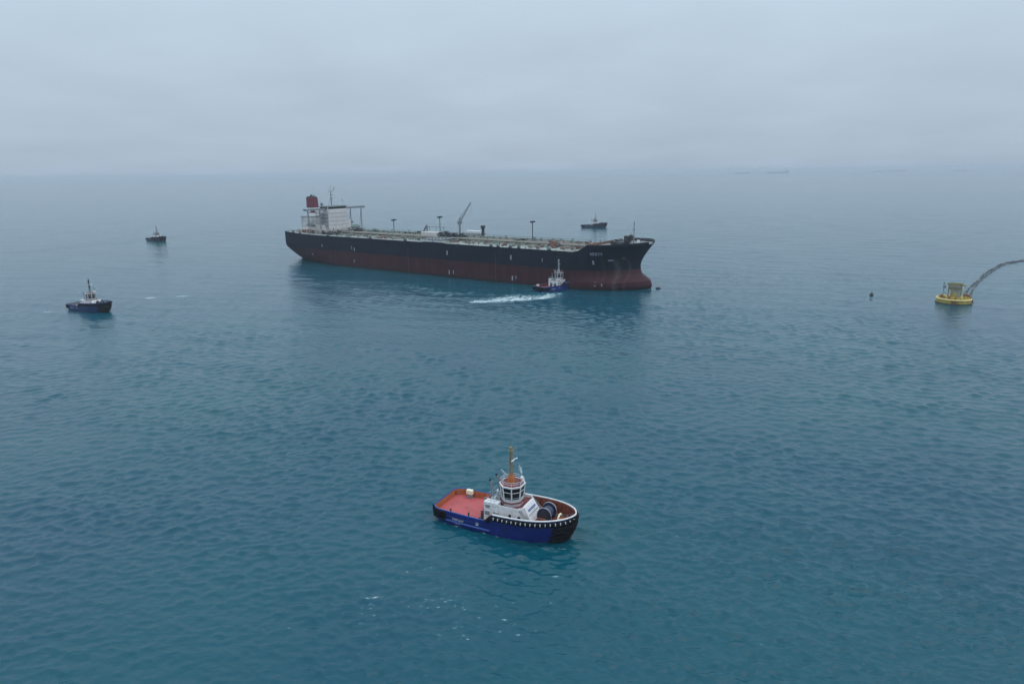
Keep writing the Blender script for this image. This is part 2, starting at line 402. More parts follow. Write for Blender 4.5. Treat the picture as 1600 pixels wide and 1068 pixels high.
def sea_material():
    m = bpy.data.materials.new('sea_water'); m.use_nodes = True
    t = m.node_tree; K = t.links.new; b = t.nodes['Principled BSDF']
    geo = node(t, 'ShaderNodeNewGeometry')
    b.inputs['IOR'].default_value = 1.333
    b.inputs['Roughness'].default_value = .13
    # water body colour: broad patches of blue and teal
    n1 = node(t, 'ShaderNodeTexNoise'); K(geo.outputs['Position'], n1.inputs['Vector']); n1.inputs['Scale'].default_value = .011; n1.inputs['Detail'].default_value = 4
    cr = node(t, 'ShaderNodeValToRGB'); K(n1.outputs['Fac'], cr.inputs[0])
    cr.color_ramp.elements[0].position = .32; cr.color_ramp.elements[0].color = (.0012, .062, .105, 1)
    cr.color_ramp.elements[1].position = .68; cr.color_ramp.elements[1].color = (.0014, .080, .108, 1)
    # foamy wash, whitecaps and painted glints
    fa = node(t, 'ShaderNodeAttribute', attribute_name='foam_glints')
    n2 = node(t, 'ShaderNodeTexNoise'); K(geo.outputs['Position'], n2.inputs['Vector']); n2.inputs['Scale'].default_value = .30; n2.inputs['Detail'].default_value = 9; n2.inputs['Roughness'].default_value = .78; n2.inputs['Distortion'].default_value = 1.5
    fs_ = node(t, 'ShaderNodeMapRange'); K(n2.outputs['Fac'], fs_.inputs[0]); fs_.inputs[1].default_value = .36; fs_.inputs[2].default_value = .66; fs_.inputs[3].default_value = .05; fs_.inputs[4].default_value = 1.0
    ad = node(t, 'ShaderNodeMath', operation='MULTIPLY'); K(fs_.outputs[0], ad.inputs[0]); K(fa.outputs['Fac'], ad.inputs[1])
    mr = node(t, 'ShaderNodeMapRange'); K(ad.outputs[0], mr.inputs[0]); mr.inputs[1].default_value = .38; mr.inputs[2].default_value = .95; mr.inputs[3].default_value = 0; mr.inputs[4].default_value = .9
    mx = node(t, 'ShaderNodeMix', data_type='RGBA'); K(mr.outputs[0], mx.inputs[0]); K(cr.outputs[0], mx.inputs[6]); mx.inputs[7].default_value = (.62, .72, .76, 1)
    ar = node(t, 'ShaderNodeMapRange'); K(ad.outputs[0], ar.inputs[0]); ar.inputs[1].default_value = .08; ar.inputs[2].default_value = .75; ar.inputs[3].default_value = 0; ar.inputs[4].default_value = .75
    am = node(t, 'ShaderNodeMix', data_type='RGBA'); K(ar.outputs[0], am.inputs[0]); K(cr.outputs[0], am.inputs[6]); am.inputs[7].default_value = (.085, .22, .27, 1)
    K(am.outputs[2], mx.inputs[6])
    K(mx.outputs[2], b.inputs['Base Color'])
    rg = node(t, 'ShaderNodeMapRange'); K(mr.outputs[0], rg.inputs[0]); rg.inputs[3].default_value = .09; rg.inputs[4].default_value = .8
    K(rg.outputs[0], b.inputs['Roughness'])
    # ripples and, beyond the modelled waves, the waves themselves
    sl = node(t, 'ShaderNodeAttribute', attribute_name='slick')
    mp = node(t, 'ShaderNodeMapping'); mp.inputs['Scale'].default_value = (.62, 1, 1); K(geo.outputs['Position'], mp.inputs['Vector'])
    na = node(t, 'ShaderNodeTexNoise'); K(mp.outputs[0], na.inputs['Vector']); na.inputs['Scale'].default_value = 1.5; na.inputs['Detail'].default_value = 5; na.inputs['Roughness'].default_value = .55
    nb = node(t, 'ShaderNodeTexNoise'); K(mp.outputs[0], nb.inputs['Vector']); nb.inputs['Scale'].default_value = .4; nb.inputs['Detail'].default_value = 4; nb.inputs['Roughness'].default_value = .6
    gu = node(t, 'ShaderNodeTexNoise'); gm = node(t, 'ShaderNodeMapping'); gm.inputs['Scale'].default_value = (.35, 1.3, 1); gm.inputs['Rotation'].default_value = (0, 0, .2); K(geo.outputs['Position'], gm.inputs['Vector']); K(gm.outputs[0], gu.inputs['Vector']); gu.inputs['Scale'].default_value = .03; gu.inputs['Detail'].default_value = 3
    gr = node(t, 'ShaderNodeMapRange'); K(gu.outputs['Fac'], gr.inputs[0]); gr.inputs[1].default_value = .3; gr.inputs[2].default_value = .7; gr.inputs[3].default_value = .3; gr.inputs[4].default_value = 1.2
    s1 = node(t, 'ShaderNodeMath', operation='MULTIPLY_ADD'); K(sl.outputs['Fac'], s1.inputs[0]); s1.inputs[1].default_value = -.75; s1.inputs[2].default_value = 1
    s2 = node(t, 'ShaderNodeMath', operation='MULTIPLY'); K(s1.outputs[0], s2.inputs[0]); K(gr.outputs[0], s2.inputs[1])
    bp = node(t, 'ShaderNodeBump'); bp.inputs['Distance'].default_value = .12; K(s2.outputs[0], bp.inputs['Strength']); K(na.outputs['Fac'], bp.inputs['Height'])
    bq = node(t, 'ShaderNodeBump'); bq.inputs['Distance'].default_value = .45; bq.inputs['Strength'].default_value = .5; K(nb.outputs['Fac'], bq.inputs['Height']); K(bp.outputs[0], bq.inputs['Normal'])
    K(bq.outputs[0], b.inputs['Normal'])
    return m
MATS['sea_water'] = sea_material()
sea_mesh = build_sea(); sea_mesh.materials.append(MATS['sea_water'])
sea = bpy.data.objects.new('sea', sea_mesh); COL.objects.link(sea); sea['kind'] = 'structure'

# ------------------------------------------------------------------ oil tanker
def build_tanker():
    T = thing('oil_tanker', 'huge oil tanker with black hull, red bottom paint and red banded funnel', 'ship', (-44.135, 525.583, 0), R(-35.6))
    def zdeck(x):
        return 24.0 + 3.2 * sstep(124, 132, x) + 1.1 * sstep(134, 166, x) + .9 * sstep(-120, -172, x)
    BOW = [(0, 158), (.10, 163.0), (.18, 164.2), (.28, 163.2), (.38, 157.5), (.44, 156.2), (.55, 155.2), (.66, 155.8), (.80, 158.2), (1, 163)]
    STN = [(0, -165), (.13, -171.5), (.22, -172.2), (.40, -173.2), (.58, -174), (.70, -174.3), (1, -174.3)]
    def interp(tab, f):
        for (a, va), (b, vb) in zip(tab, tab[1:]):
            if f <= b: return va + (vb - va) * (f - a) / (b - a)
        return tab[-1][1]
    def hb(x, f):
        xb, xs = interp(BOW, f), interp(STN, f)
        # fullness of the ends grows from the keel to the deck
        lb = 44 + 14 * (1 - f) ; ls = 92 - 50 * f
        b = 1.0
        if x > xb - lb:
            s = clamp((x - (xb - lb)) / lb); b = (1 - s ** (2.6 + 1.0 * f)) ** (.62 + .25 * (1 - f))
            if f < .36: b = max(b, clamp((xb - x) / 5.0) ** .5 * (.13 + .06 * (1 - abs(f - .2) / .2)))   # the bulb
        st = 1.0
        if x < xs + ls:
            s = clamp((x - xs) / ls); end = clamp((f - .0) / .58) ** .7 * .79
            st = end + (1 - end) * (1 - (1 - s) ** 2.4) ** (1.0 if f > .3 else 1.25)
        return 29.0 * min(b, st) if x > 0 else 29.0 * st
    NS = 90; levels = [0, .05, .10, .14, .18, .23, .28, .33, .38, .44, .5, .56, .64, .74, .86, 1.0]
    grid = []
    ts = [0.5 - .5 * math.cos(math.pi * i / (NS - 1)) for i in range(NS)]
    for tt in ts:
        row = []
        for f in levels:
            xs, xb = interp(STN, f), interp(BOW, f)
            x = xs + (xb - xs) * tt
            zt = zdeck(x); row.append((x, hb(x, f) if tt < 1 else 0.0, -4 + (zt + 4) * f))
        grid.append(row)
    loft(grid).build('hull', 'tanker_hull_paint', T, smooth=True)
    top = lambda x: hb(x, 1.0)
    side_y = lambda x, z: -hb(x, (z + 4) / (zdeck(x) + 4))
    xsd = [-173.8 + i * (162.2 + 173.8) / 130 for i in range(131)]
    strip_deck(xsd, lambda x: max(top(x) - .25, .02), lambda x: zdeck(x) - .35).build('deck', 'tanker_deck', T)
    strip_deck([127.6 + i * (162.3 - 127.6) / 30 for i in range(31)], lambda x: max(top(x) - .3, .02), lambda x: zdeck(x) - .3).build('forecastle_deck', 'dark_steel' if False else 'deck_grey', T)
    mb = MB()
    for sd in (-1, 1):
        X = [130 + i * 32.6 / 24 for i in range(25)]; vs = []; fs = []
        for x in X:
            y = sd * max(top(x) - .02, .0); yi = sd * max(top(x) - .4, 0); z = zdeck(x); h = 1.5 * sstep(130, 134, x) + .05
            vs += [(x, y, z - .02), (x, y + sd * .1, z + h), (x, yi, z + h), (x, yi, z - .4)]
        for i in range(24):
            a = 4 * i; fs += [(a, a + 4, a + 5, a + 1), (a + 1, a + 5, a + 6, a + 2), (a + 2, a + 6, a + 7, a + 3)]
        mb.add(vs, fs)
    mb.build('bow_bulwark', 'tanker_hull_paint', T, smooth=True)
    # rails: one fine lattice round the deck edge
    mb = MB()
    for x in range(-172, 161, 3):
        for sd in (-1, 1):
            y = sd * (top(x) - .5); z = zdeck(x)
            mb.box((x, y, z + .45), (.12, .12, 1.1))
            x2 = x + 3
            if x2 < 162:
                y2 = sd * (top(x2) - .5)
                for h in (.6, 1.0): mb.cyl((x, y, z + h), (x2, y2, zdeck(x2) + h), .05, 4)
    mb.build('railing', 'pale_steel', T, kind='stuff')
    # gunwale dark fish-plate blotches and mooring fairleads along the near edge
    src = MB().box((0, 0, .5), (2.2, 1.0, 1.1)).cyl((-.7, 0, 1.0), (-.7, 0, 1.7), .35, 8).cyl((.7, 0, 1.0), (.7, 0, 1.7), .35, 8)
    f0 = None
    for x in (-160, -149, -112, -62, -24, 4, 57, 63, 73, 80, 104, 138, 150):
        for sd in (-1, 1):
            loc = (x, sd * (top(x) - 2.0), zdeck(x) - .3)
            if f0 is None: f0 = src.build('mooring_bitt', 'dark_steel', T); f0.location = loc
            else: dup(f0, T, loc)
    # longitudinal cargo lines on supports
    first = None
    for (y, r, mat) in ((-7.5, .55, 'pipe_tan'), (-5.5, .55, 'pipe_rust'), (-3.5, .5, 'pipe_tan'), (-1.2, .45, 'deck_green'), (3.6, .55, 'pipe_tan'), (5.6, .45, 'pipe_rust'), (7.4, .5, 'deck_green')):
        cyl('cargo_pipe', mat, T, (-118, y, 25.6), (121, y, 25.6), r, 8)
    mb = MB()
    for x in range(-116, 121, 9):
        mb.box((x, 0, 24.4), (.5, 17, .5)); mb.box((x, -7, 24.7), (.4, .4, 1.0)); mb.box((x, 7, 24.7), (.4, .4, 1.0))
    mb.build('pipe_support', 'dark_steel', T, kind='stuff')
    # catwalk with stanchions above the pipes
    mb = MB().box((0, 1.2, 27.4), (238, 1.4, .15))
    for x in range(-118, 120, 6):
        mb.box((x, 1.2, 25.8), (.25, 1.2, 3.2)); mb.box((x, .55, 28.0), (.08, .08, 1.1)); mb.box((x, 1.85, 28.0), (.08, .08, 1.1))
    mb.box((0, .55, 28.55), (238, .08, .08)); mb.box((0, 1.85, 28.55), (238, .08, .08))
    mb.build('catwalk', 'deck_green', T)
    # cross-over pipes and deck clutter, each tank's hatch and valve gear
    rn = random.Random(3)
    hat = None
    for x in range(-108, 122, 15):
        for y in (-16, -11.5, 13, 21):
            if hat is None:
                hat = MB().cyl((0, 0, 0), (0, 0, 1.0), 1.1, 12).cyl((0, 0, 1.0), (0, 0, 1.15), 1.25, 12).cyl((1.6, 0, 0), (1.6, 0, 2.2), .18, 6).build('tank_hatch', 'pipe_rust', T, smooth=True)
                hat.location = (x, y, 23.7)
            else: dup(hat, T, (x + rn.uniform(-4, 4), y + rn.uniform(-2, 2), 23.7), (0, 0, rn.uniform(0, 6)))
    br = None
    for x in range(-100, 118, 19):
        for sd in (-1, 1):
            c = MB().cyl((0, 0, 0), (0, 16 * sd, 0), .32, 6)
            for k in range(4): c.box((0, (2 + 4.2 * k) * sd, -.4), (.4, .3, 1.0))
            o = c.build('branch_pipe', ('pipe_tan', 'pipe_rust', 'deck_green')[rn.randrange(3)], T); o.location = (x + rn.uniform(-3, 3), 8 * sd, 24.9)
    vent = None
    for x in range(-104, 122, 25):
        for y in (-10.5, 10.5):
            if vent is None:
                vent = MB().cyl((0, 0, 0), (0, 0, 3.6), .28, 8).cyl((0, 0, 3.5), (0, 0, 4.3), .55, 8).build('vent_post', 'deck_green', T, smooth=True); vent.location = (x, y, 23.7)
            else: dup(vent, T, (x + rn.uniform(-5, 5), y, 23.7))
    # dark valve and machinery groups seen along the middle of the deck
    def machinery(x, y, n, sp, mat='dark_steel', h=2.4):
        m = MB()
        for k in range(n):
            a, b = x + rn.uniform(-sp, sp), y + rn.uniform(-4, 4)
            hh = h * rn.uniform(.5, 1.1)
            m.box((a, b, 23.7 + hh / 2), (rn.uniform(1, 2.6), rn.uniform(1, 3), hh), rz=rn.uniform(0, 1))
            m.cyl((a, b - 1.5, 24 + hh * .5), (a, b + 1.5, 24 + hh * .5), hh * .45, 10)
        return m.build('deck_machinery', mat, T, kind='stuff')
    machinery(-47, 7, 9, 8, h=4.0); machinery(0, -4, 10, 6, h=6.0); machinery(9, -2, 5, 4, h=5.0); machinery(62, 0, 3, 2, h=5.0)
    machinery(96, -8, 5, 3, 'pipe_rust', 4); machinery(108, 4, 5, 6, 'pipe_rust', 3.2); machinery(117, 5, 6, 4, 'pipe_rust', 3.4)
    machinery(-92, 0, 7, 9, 'deck_green', 4.5); machinery(-108, -2, 6, 6, 'dark_steel', 5); machinery(-72, 4, 6, 8, 'deck_green', 3.5)
    machinery(30, 8, 4, 7, 'deck_green', 3); machinery(-120, -16, 7, 8, 'dark_steel', 2.2); machinery(-150, -14, 9, 14, 'dark_steel', 2.4); machinery(-166, 0, 6, 3, 'dark_steel', 2.6)
    # loose deck fittings: valves, lockers, drip trays, hose reels, scattered over the whole deck
    for mat, n in (('deck_green', 90), ('pipe_rust', 70), ('dark_steel', 60), ('pipe_tan', 60)):
        m = MB()
        for k in range(n):
            x, y = rn.uniform(-118, 122), rn.choice((-1, 1)) * rn.uniform(9, 25); h = rn.uniform(.5, 2.0)
            if rn.random() < .5: m.box((x, y, 23.65 + h / 2), (rn.uniform(.6, 2.4), rn.uniform(.6, 1.6), h), rz=rn.uniform(0, 3))
            elif rn.random() < .6: m.cyl((x, y, 23.65), (x, y, 23.65 + h), rn.uniform(.2, .6), 7)
            else:
                L_ = rn.uniform(4, 14); m.cyl((x - L_ / 2, y, 24.3), (x + L_ / 2, y, 24.3), .22, 6)
        m.build('deck_fittings', mat, T, kind='stuff')
    # manifold amidships
    mf = MB()
    for k in range(6):
        x = -6 + k * 3.2
        mf.cyl((x, -27, 26.0), (x, 27, 26.0), .42, 8); mf.cyl((x, -27.3, 26.0), (x, -27, 26.0), .75, 8); mf.cyl((x, 27, 26.0), (x, 27.3, 26.0), .75, 8)
        mf.box((x, -20, 26.3), (1.1, 1.4, 1.8)); mf.box((x, 20, 26.3), (1.1, 1.4, 1.8)); mf.box((x, -24, 24.6), (.5, 1, 2.4)); mf.box((x, 24, 24.6), (.5, 1, 2.4))
    mf.build('manifold', 'grey_steel', T)
    for sd in (-1, 1): box('drip_tray', 'pale_steel', T, (2, sd * 25.5, 24.6), (22, 4.5, .5))
    # deck houses
    box('deck_house', 'house_paint', T, (-24, 3, 26.0), (15, 9, 4.6), .1)
    box('deck_store', 'white_paint', T, (11, 12, 28.9), (14, 4, 1.9), .1)
    for x in (5, 11, 17):
        for y in (10.5, 13.5): box('store_leg', 'grey_steel', T, (x, y, 26), (.4, .4, 4.2))
    m = MB().box((21.4, 10, 28.6), (1.6, 1.6, 10)).box((21.4, 10, 33.2), (2.6, 2.2, 2)); m.build('crane_pedestal', 'dark_steel', T)
    # stair tower / sloping gangway by the deck house
    m = MB().box((-36.5, 8, 29.0), (.7, 1.4, 9.6), ry=R(35)).box((-33.6, 8, 28.5), (.6, 1.2, 9.0)).box((-24, 8, 31.8), (19, 1.2, .4))
    for x in (-31, -24, -16): m.box((x, 8, 28), (.3, .3, 8))
    m.build('gangway', 'grey_steel', T)
    # hose handling crane, jib raised
    cr = MB().cyl((7, 0, 23.7), (7, 0, 36), .8, 12).box((7, 0, 36.6), (2.6, 2.4, 2.2)).build('hose_crane', 'grey_steel', T, smooth=True)
    a, b = Vector((7.3, 0, 37)), Vector((18.3, 0, 51.8)); j = MB()
    for sd in (-.8, .8):
        j.cyl(a + Vector((0, sd, 0)), b + Vector((0, sd * .35, 0)), .28, 6)
        j.cyl(a + Vector((-.9, sd, 1.2)), b + Vector((0, sd * .35, .2)), .2, 6)
    for k in range(12):
        p = a.lerp(b, k / 11); w = .8 - .5 * k / 11
        j.cyl(p + Vector((0, -w, 0)), p + Vector((0, w, 0)), .13, 5)
        if k < 11:
            q = a.lerp(b, (k + 1) / 11); j.cyl(p + Vector((0, -w, 0)), q + Vector((0, w, 0)), .1, 5)
    j.build('jib', 'pale_steel', cr)
    MB().cyl(b, (18.3, 0, 44), .07, 5).cyl((7, 0, 40.2), b, .06, 5).cyl((7, 0, 36), (7, 0, 40.4), .3, 6).build('wire', 'dark_steel', cr)
    # deck light posts, T-topped
    p0 = None
    for (x, y, h) in ((-70.6, 8, 12.4), (-19.8, 8, 16.2), (71, 3, 15.6)):
        if p0 is None:
            p0 = MB().cyl((0, 0, 0), (0, 0, 1), .3, 8).cyl((0, 0, .02), (0, 0, .06), .9, 8).build('light_post', 'dark_steel', T, smooth=True)
            q = p0
            lampm = MB().box((0, 0, 0), (.7, 4.6, .5)).box((.2, -2.2, -.5), (1.2, 1.0, .7)).box((.2, 2.2, -.5), (1.2, 1.0, .7)).box((.2, 0, -.5), (1.2, 1.0, .7)).box((0, 0, -.9), (.4, 1.8, .6))
            lm = lampm.build('flood_light', 'dark_steel', T)
        else:
            q = dup(p0, T); lm = dup(lm, T)
        q.location = (x, y, 23.7); q.scale = (1, 1, h); lm.location = (x, y, 23.7 + h)
    # foremast, forecastle gear
    MB().cyl((149.3, 3, 27), (149.3, 3, 42), .38, 8, .18).cyl((149.3, 3, 38.6), (149.3, 5.2, 38.6), .1, 5).cyl((149.3, 3, 36), (149.3, .4, 36), .1, 5).cyl((149.3, 3, 38), (145, 3, 29), .05, 4).box((149.3, 3, 40), (.7, .7, 1.0)).box((149.3, 3, 36.5), (.6, 1.6, .7)).build('foremast', 'grey_steel', T, smooth=True)
    m = MB().box((144.5, 4, 30), (3.2, 4.5, 4.6)).cyl((139, -2, 28.6), (139, 6, 28.6), 1.7, 12).cyl((139, -7, 28.4), (139, -4, 28.4), 1.4, 12).box((141.5, 0, 28), (6, 12, 1.6)).box((147, 4, 31.4), (2.6, 2.6, 3.0), ry=R(30))
    m.build('windlass', 'dark_steel', T)
    cyl('mushroom_vent', 'white_paint', T, (155.3, -3, 28.6), (155.3, -3, 30.6), .9, 10)
    MB().box((128, 0, 26.8), (.3, 44, 2.2)).build('breakwater', 'pipe_rust', T)
    # anchor in its hawse
    ya = side_y(151.4, 21) - .3
    MB().box((151.4, ya, 21.5), (.8, .5, 3.6)).box((151.4, ya - .2, 19.6), (3.0, .6, 1.0)).box((150.2, ya - .2, 20.3), (.6, .5, 1.8), ry=R(-20)).box((152.6, ya - .2, 20.3), (.6, .5, 1.8), ry=R(20)).build('anchor', 'dark_steel', T)
    # painted marks on the near side
    def plate(x, z, w, h, name='hull_mark', mat='hull_mark_paint'):
        x1, x2 = x - w / 2, x + w / 2
        p = [(x1, side_y(x1, z - h / 2) - .06, z - h / 2), (x2, side_y(x2, z - h / 2) - .06, z - h / 2), (x2, side_y(x2, z + h / 2) - .06, z + h / 2), (x1, side_y(x1, z + h / 2) - .06, z + h / 2)]
        p2 = [(q[0], q[1] + .12, q[2]) for q in p]
        return MB().add(p + p2, [(0, 1, 2, 3), (7, 6, 5, 4), (0, 4, 5, 1), (1, 5, 6, 2), (2, 6, 7, 3), (3, 7, 4, 0)]).build(name, mat, T)
    for (x, z, w, h) in ((74.9, 17.6, 1.1, 3.2), (18.7, 17.5, 1.1, 3.0), (135.8, 17.6, 1.1, 2.6), (145.3, 18.9, 2.6, 1.0), (-82, 15.8, .8, 2.4), (-79, 14.6, .9, 2.6), (-118, 15.6, 1.1, 1.8), (-133, 7.6, 1.2, 1.6),
                         (76, 3.6, 1.0, 3.0), (79, 4.4, .6, 2.0), (20, 3.6, .9, 3.0), (24, 4.0, .7, 2.4), (137, 4.2, 1.2, 2.8), (-80, 5.2, .6, 2.2), (141, 3.6, .5, 1.6), (100, 17.4, .5, 2.2)):
        plate(x, z, w, h)
    # ship's name, white letters near the bow
    xx = 134.6
    for bars in (((0, 0, .28, 1), (.75, 0, .28, 1), (.35, .25, .3, .3)), ((0, 0, .28, 1), (.3, .76, .6, .24), (.3, .38, .5, .24), (.3, 0, .6, .24)), ((0, .76, .9, .24), (0, .4, .26, .36), (0, .36, .9, .24), (.64, .1, .26, .3), (0, 0, .9, .24)), ((.36, 0, .28, 1), (0, .76, 1, .24)), ((.36, 0, .28, .55), (0, .5, .3, .5), (.7, .5, .3, .5))):
        lt = []
        for (bx, bz, w, h) in bars:
            o = plate(xx + (bx + w / 2) * 1.15, 22.2 + (bz + h / 2) * 1.8, w * 1.15, h * 1.8, 'name_letter'); lt.append(o)
        base = lt[0]
        for o in lt[1:]:
            n0 = len(base.data.vertices)
            v = [tuple(q.co) for q in base.data.vertices] + [tuple(q.co) for q in o.data.vertices]
            f = [tuple(q.vertices) for q in base.data.polygons] + [tuple(i + n0 for i in q.vertices) for q in o.data.polygons]
            me = bpy.data.meshes.new('name_letter'); me.from_pydata(v, [], f); me.materials.append(MATS['hull_mark_paint'])
            base.data = me; bpy.data.objects.remove(o)
        xx += 1.55
    # ---------------- accommodation
    D = 24.2
    ac = MB().box((-134.5, -1, D + 9.5), (13, 21, 19)).build('accommodation', 'house_paint', T, bevel=.15)
    br_ = MB().box((-134.0, -1, D + 20.6), (10.5, 20.6, 3.2)).build('bridge', 'house_paint', T, bevel=.1)
    box('bridge_window', 'glass_dark', br_, (-128.7, -1, D + 20.9), (.24, 19.6, 1.5)); box('bridge_window', 'glass_dark', br_, (-134, -11.3, D + 20.9), (9, .24, 1.5)); box('bridge_window', 'glass_dark', br_, (-134, 9.3, D + 20.9), (9, .24, 1.5))
    box('bridge_roof', 'deck_green', br_, (-134, -1, D + 22.35), (12, 22, .35))
    w0 = None
    for lv in range(5):
        for k in range(9):
            loc = (-127.94, -10.2 + k * 2.3, D + 3.2 + lv * 3.3)
            if w0 is None: w0 = MB().box((0, 0, 0), (.1, .55, .65)).build('window', 'glass_dark', ac); w0.location = loc
            else: dup(w0, ac, loc)
        for k in range(4): dup(w0, ac, (-139 + k * 3, -11.55, D + 3.2 + lv * 3.3), (0, 0, R(90)))
        MB().box((-134.5, -1, D + 1.6 + lv * 3.3), (13.3, 21.3, .16)).build('deck_edge', 'house_paint', ac)
    for sd in (-1, 1):
        w = MB().box((-132.5, sd * 21, D + 19.6), (3.2, 22.8, .5)).box((-131.0, sd * 21, D + 20.4), (.2, 22.8, 1.1)).box((-134.0, sd * 21, D + 20.4), (.2, 22.8, 1.1)).box((-132.5, sd * 31.5, D + 20.3), (3.6, 2, 1.6))
        w.build('bridge_wing', 'grey_steel', T)
        for yy, lean in ((17.0, 1.6), (29.4, 1.2)):
            m = MB().cyl((-132.5, sd * yy, D), (-132.5, sd * yy, D + 19.4), .42, 8).cyl((-132.5, sd * (yy - 2.4 * lean), D), (-132.5, sd * (yy - .4), D + 17.5), .24, 6)
            m.build('wing_post', 'grey_steel', T)
    box('deckhouse_wing', 'house_paint', T, (-134.5, 11.6, D + 5), (11, 4.0, 10), .1); box('deckhouse_wing', 'house_paint', T, (-135.5, -13.6, D + 3.4), (10, 4.0, 6.8), .1)
    for lv in range(5):
        MB().box((-135, -13.0, D + 3.1 + lv * 3.3), (12, 2.6, .16)).box((-135, -14.2, D + 4.2 + lv * 3.3), (12, .08, .1)).box((-141, -13.6, D + 1.6 + lv * 3.3), (.14, .14, 3.1)).box((-129, -13.6, D + 1.6 + lv * 3.3), (.14, .14, 3.1)).box((-135 + (2 if lv % 2 else -2), -13.6, D + 1.6 + lv * 3.3), (5, .8, .15), ry=R(33 if lv % 2 else -33)).build('outside_stair', 'grey_steel', T)
    for k in range(7):
        MB().cyl((-125 + rn.uniform(-1, 1), -14 + 4.3 * k, D), (-125, -14 + 4.3 * k, D + rn.uniform(2, 4.4)), .5, 8).box((-124, -13 + 4.3 * k, D + .8), (1.6, rn.uniform(1, 2.4), 2.0)).build('ventilator', ('house_dirty', 'deck_green', 'dark_steel')[rn.randrange(3)], T)
    # open stair decks aft of the house
    m = MB()
    for lv in range(5):
        m.box((-143.5, 0, D + 3 + lv * 3.3), (5, 22, .3))
        for y in (-10.5, -4, 4, 10.5): m.box((-145.6, y, D + 1.5 + lv * 3.3), (.25, .25, 3.2))
        m.box((-145.9, 0, D + 4.1 + lv * 3.3), (.1, 22, .12))
    m.build('stair_deck', 'pale_steel', T)
    # low deckhouse stages with brown rusty edges
    box('lower_deckhouse', 'house_dirty', T, (-144, -1, D + 1.5), (38, 34, 3.0), .15)
    for x in range(-162, -124, 5):
        o_ = MB().box((x + rn.uniform(-1, 1), -18.6, D + 1.2), (rn.uniform(1.2, 3), rn.uniform(1, 2), rn.uniform(1.6, 3.2))).box((x + 2, -20.6, D + .7), (1.4, 1.2, 1.4)); o_.build('deck_locker', ('house_dirty', 'dark_steel', 'pipe_rust')[rn.randrange(3)], T)
    lb = MB().tube([(-5, 0, 0), (-4.2, 0, 0), (-2, 0, 0), (2, 0, 0), (4.2, 0, 0), (5, 0, 0)], [.3, 1.0, 1.5, 1.5, 1.0, .3], 10).box((0, 0, 1.3), (5, 1.6, .9)).build('lifeboat', 'deck_green', T, smooth=True)
    lb.location = (-122, 12, D + 4.2); lb.rotation_euler = (0, 0, R(90)); lb2 = dup(lb, T, (-140, -21.5, D + 7.2), (0, 0, 0)); dup(lb, T, (-140, 21.5, D + 7.2), (0, 0, 0))
    m = MB()
    for x in (-143, -137):
        for sd in (-1, 1): m.cyl((x, sd * 19, D + 4.4), (x, sd * 22, D + 10), .2, 6).cyl((x, sd * 22, D + 10), (x, sd * 21.5, D + 8.4), .08, 5)
    m.build('davit', 'pale_steel', T)
    # engine casing and funnel
    cs = MB().box((-160, -2, D + 6.5), (13, 16, 13)).build('engine_casing', 'house_paint', T, bevel=.2)
    MB().box((-160, -2, D + 13.1), (14, 17, .25)).build('casing_platform', 'grey_steel', cs)
    MB().box((-160, -2, D + 9), (13.4, 16.4, .25)).box((-160, -2, D + 5), (13.4, 16.4, .25)).build('casing_edge', 'grey_steel', cs)
    def oval(cx, cy, a, b, n=24, p=2.8): return [(cx + a * math.copysign(abs(math.cos(q)) ** (2 / p), math.cos(q)), cy + b * math.copysign(abs(math.sin(q)) ** (2 / p), math.sin(q))) for q in [2 * math.pi * i / n for i in range(n)]]
    fb = MB().prism(oval(-160, -2, 5.3, 4.3), D + 13.3, D + 16.0).build('funnel', 'white_paint', T, smooth=True)
    MB().prism(oval(-160, -2, 5.3, 4.3), D + 16.0, D + 19.0).build('red_band', 'funnel_red', fb, smooth=True)
    MB().prism(oval(-160, -2, 5.3, 4.3), D + 19.0, D + 20.4).build('white_band', 'white_paint', fb, smooth=True)
    MB().prism(oval(-160, -2, 5.3, 4.3), D + 20.4, D + 29.2, oval(-160.2, -2, 5.0, 4.0)).build('red_top', 'funnel_red', fb, smooth=True)
    MB().prism(oval(-160.2, -2, 5.0, 4.0), D + 29.2, D + 30.2, oval(-160.4, -2, 3.6, 2.7)).cyl((-160, -2.6, D + 30), (-160, -2.6, D + 31.6), .9, 10).cyl((-158, -1.5, D + 30), (-158, -1.5, D + 31.2), .5, 8).cyl((-162, -1.5, D + 30), (-162, -1.5, D + 31.0), .6, 8).build('funnel_cap', 'soot_black', fb, smooth=True)
    MB().add([(-160 + 2.3 * math.cos(q), -6.42, D + 17.5 + .95 * math.sin(q)) for q in [2 * math.pi * i / 20 for i in range(20)]] + [(-160 + 2.3 * math.cos(q), -6.0, D + 17.5 + .95 * math.sin(q)) for q in [2 * math.pi * i / 20 for i in range(20)]], [tuple(range(20))] + [(i, i + 20, (i + 1) % 20 + 20, (i + 1) % 20) for i in range(20)]).build('funnel_emblem', 'white_paint', fb)
    MB().add([(-154.58, -2 + 2.0 * math.cos(q), D + 17.5 + .95 * math.sin(q)) for q in [2 * math.pi * i / 20 for i in range(20)]] + [(-154.9, -2 + 2.0 * math.cos(q), D + 17.5 + .95 * math.sin(q)) for q in [2 * math.pi * i / 20 for i in range(20)]], [tuple(range(20))] + [(i, i + 20, (i + 1) % 20 + 20, (i + 1) % 20) for i in range(20)]).build('funnel_emblem', 'white_paint', fb)
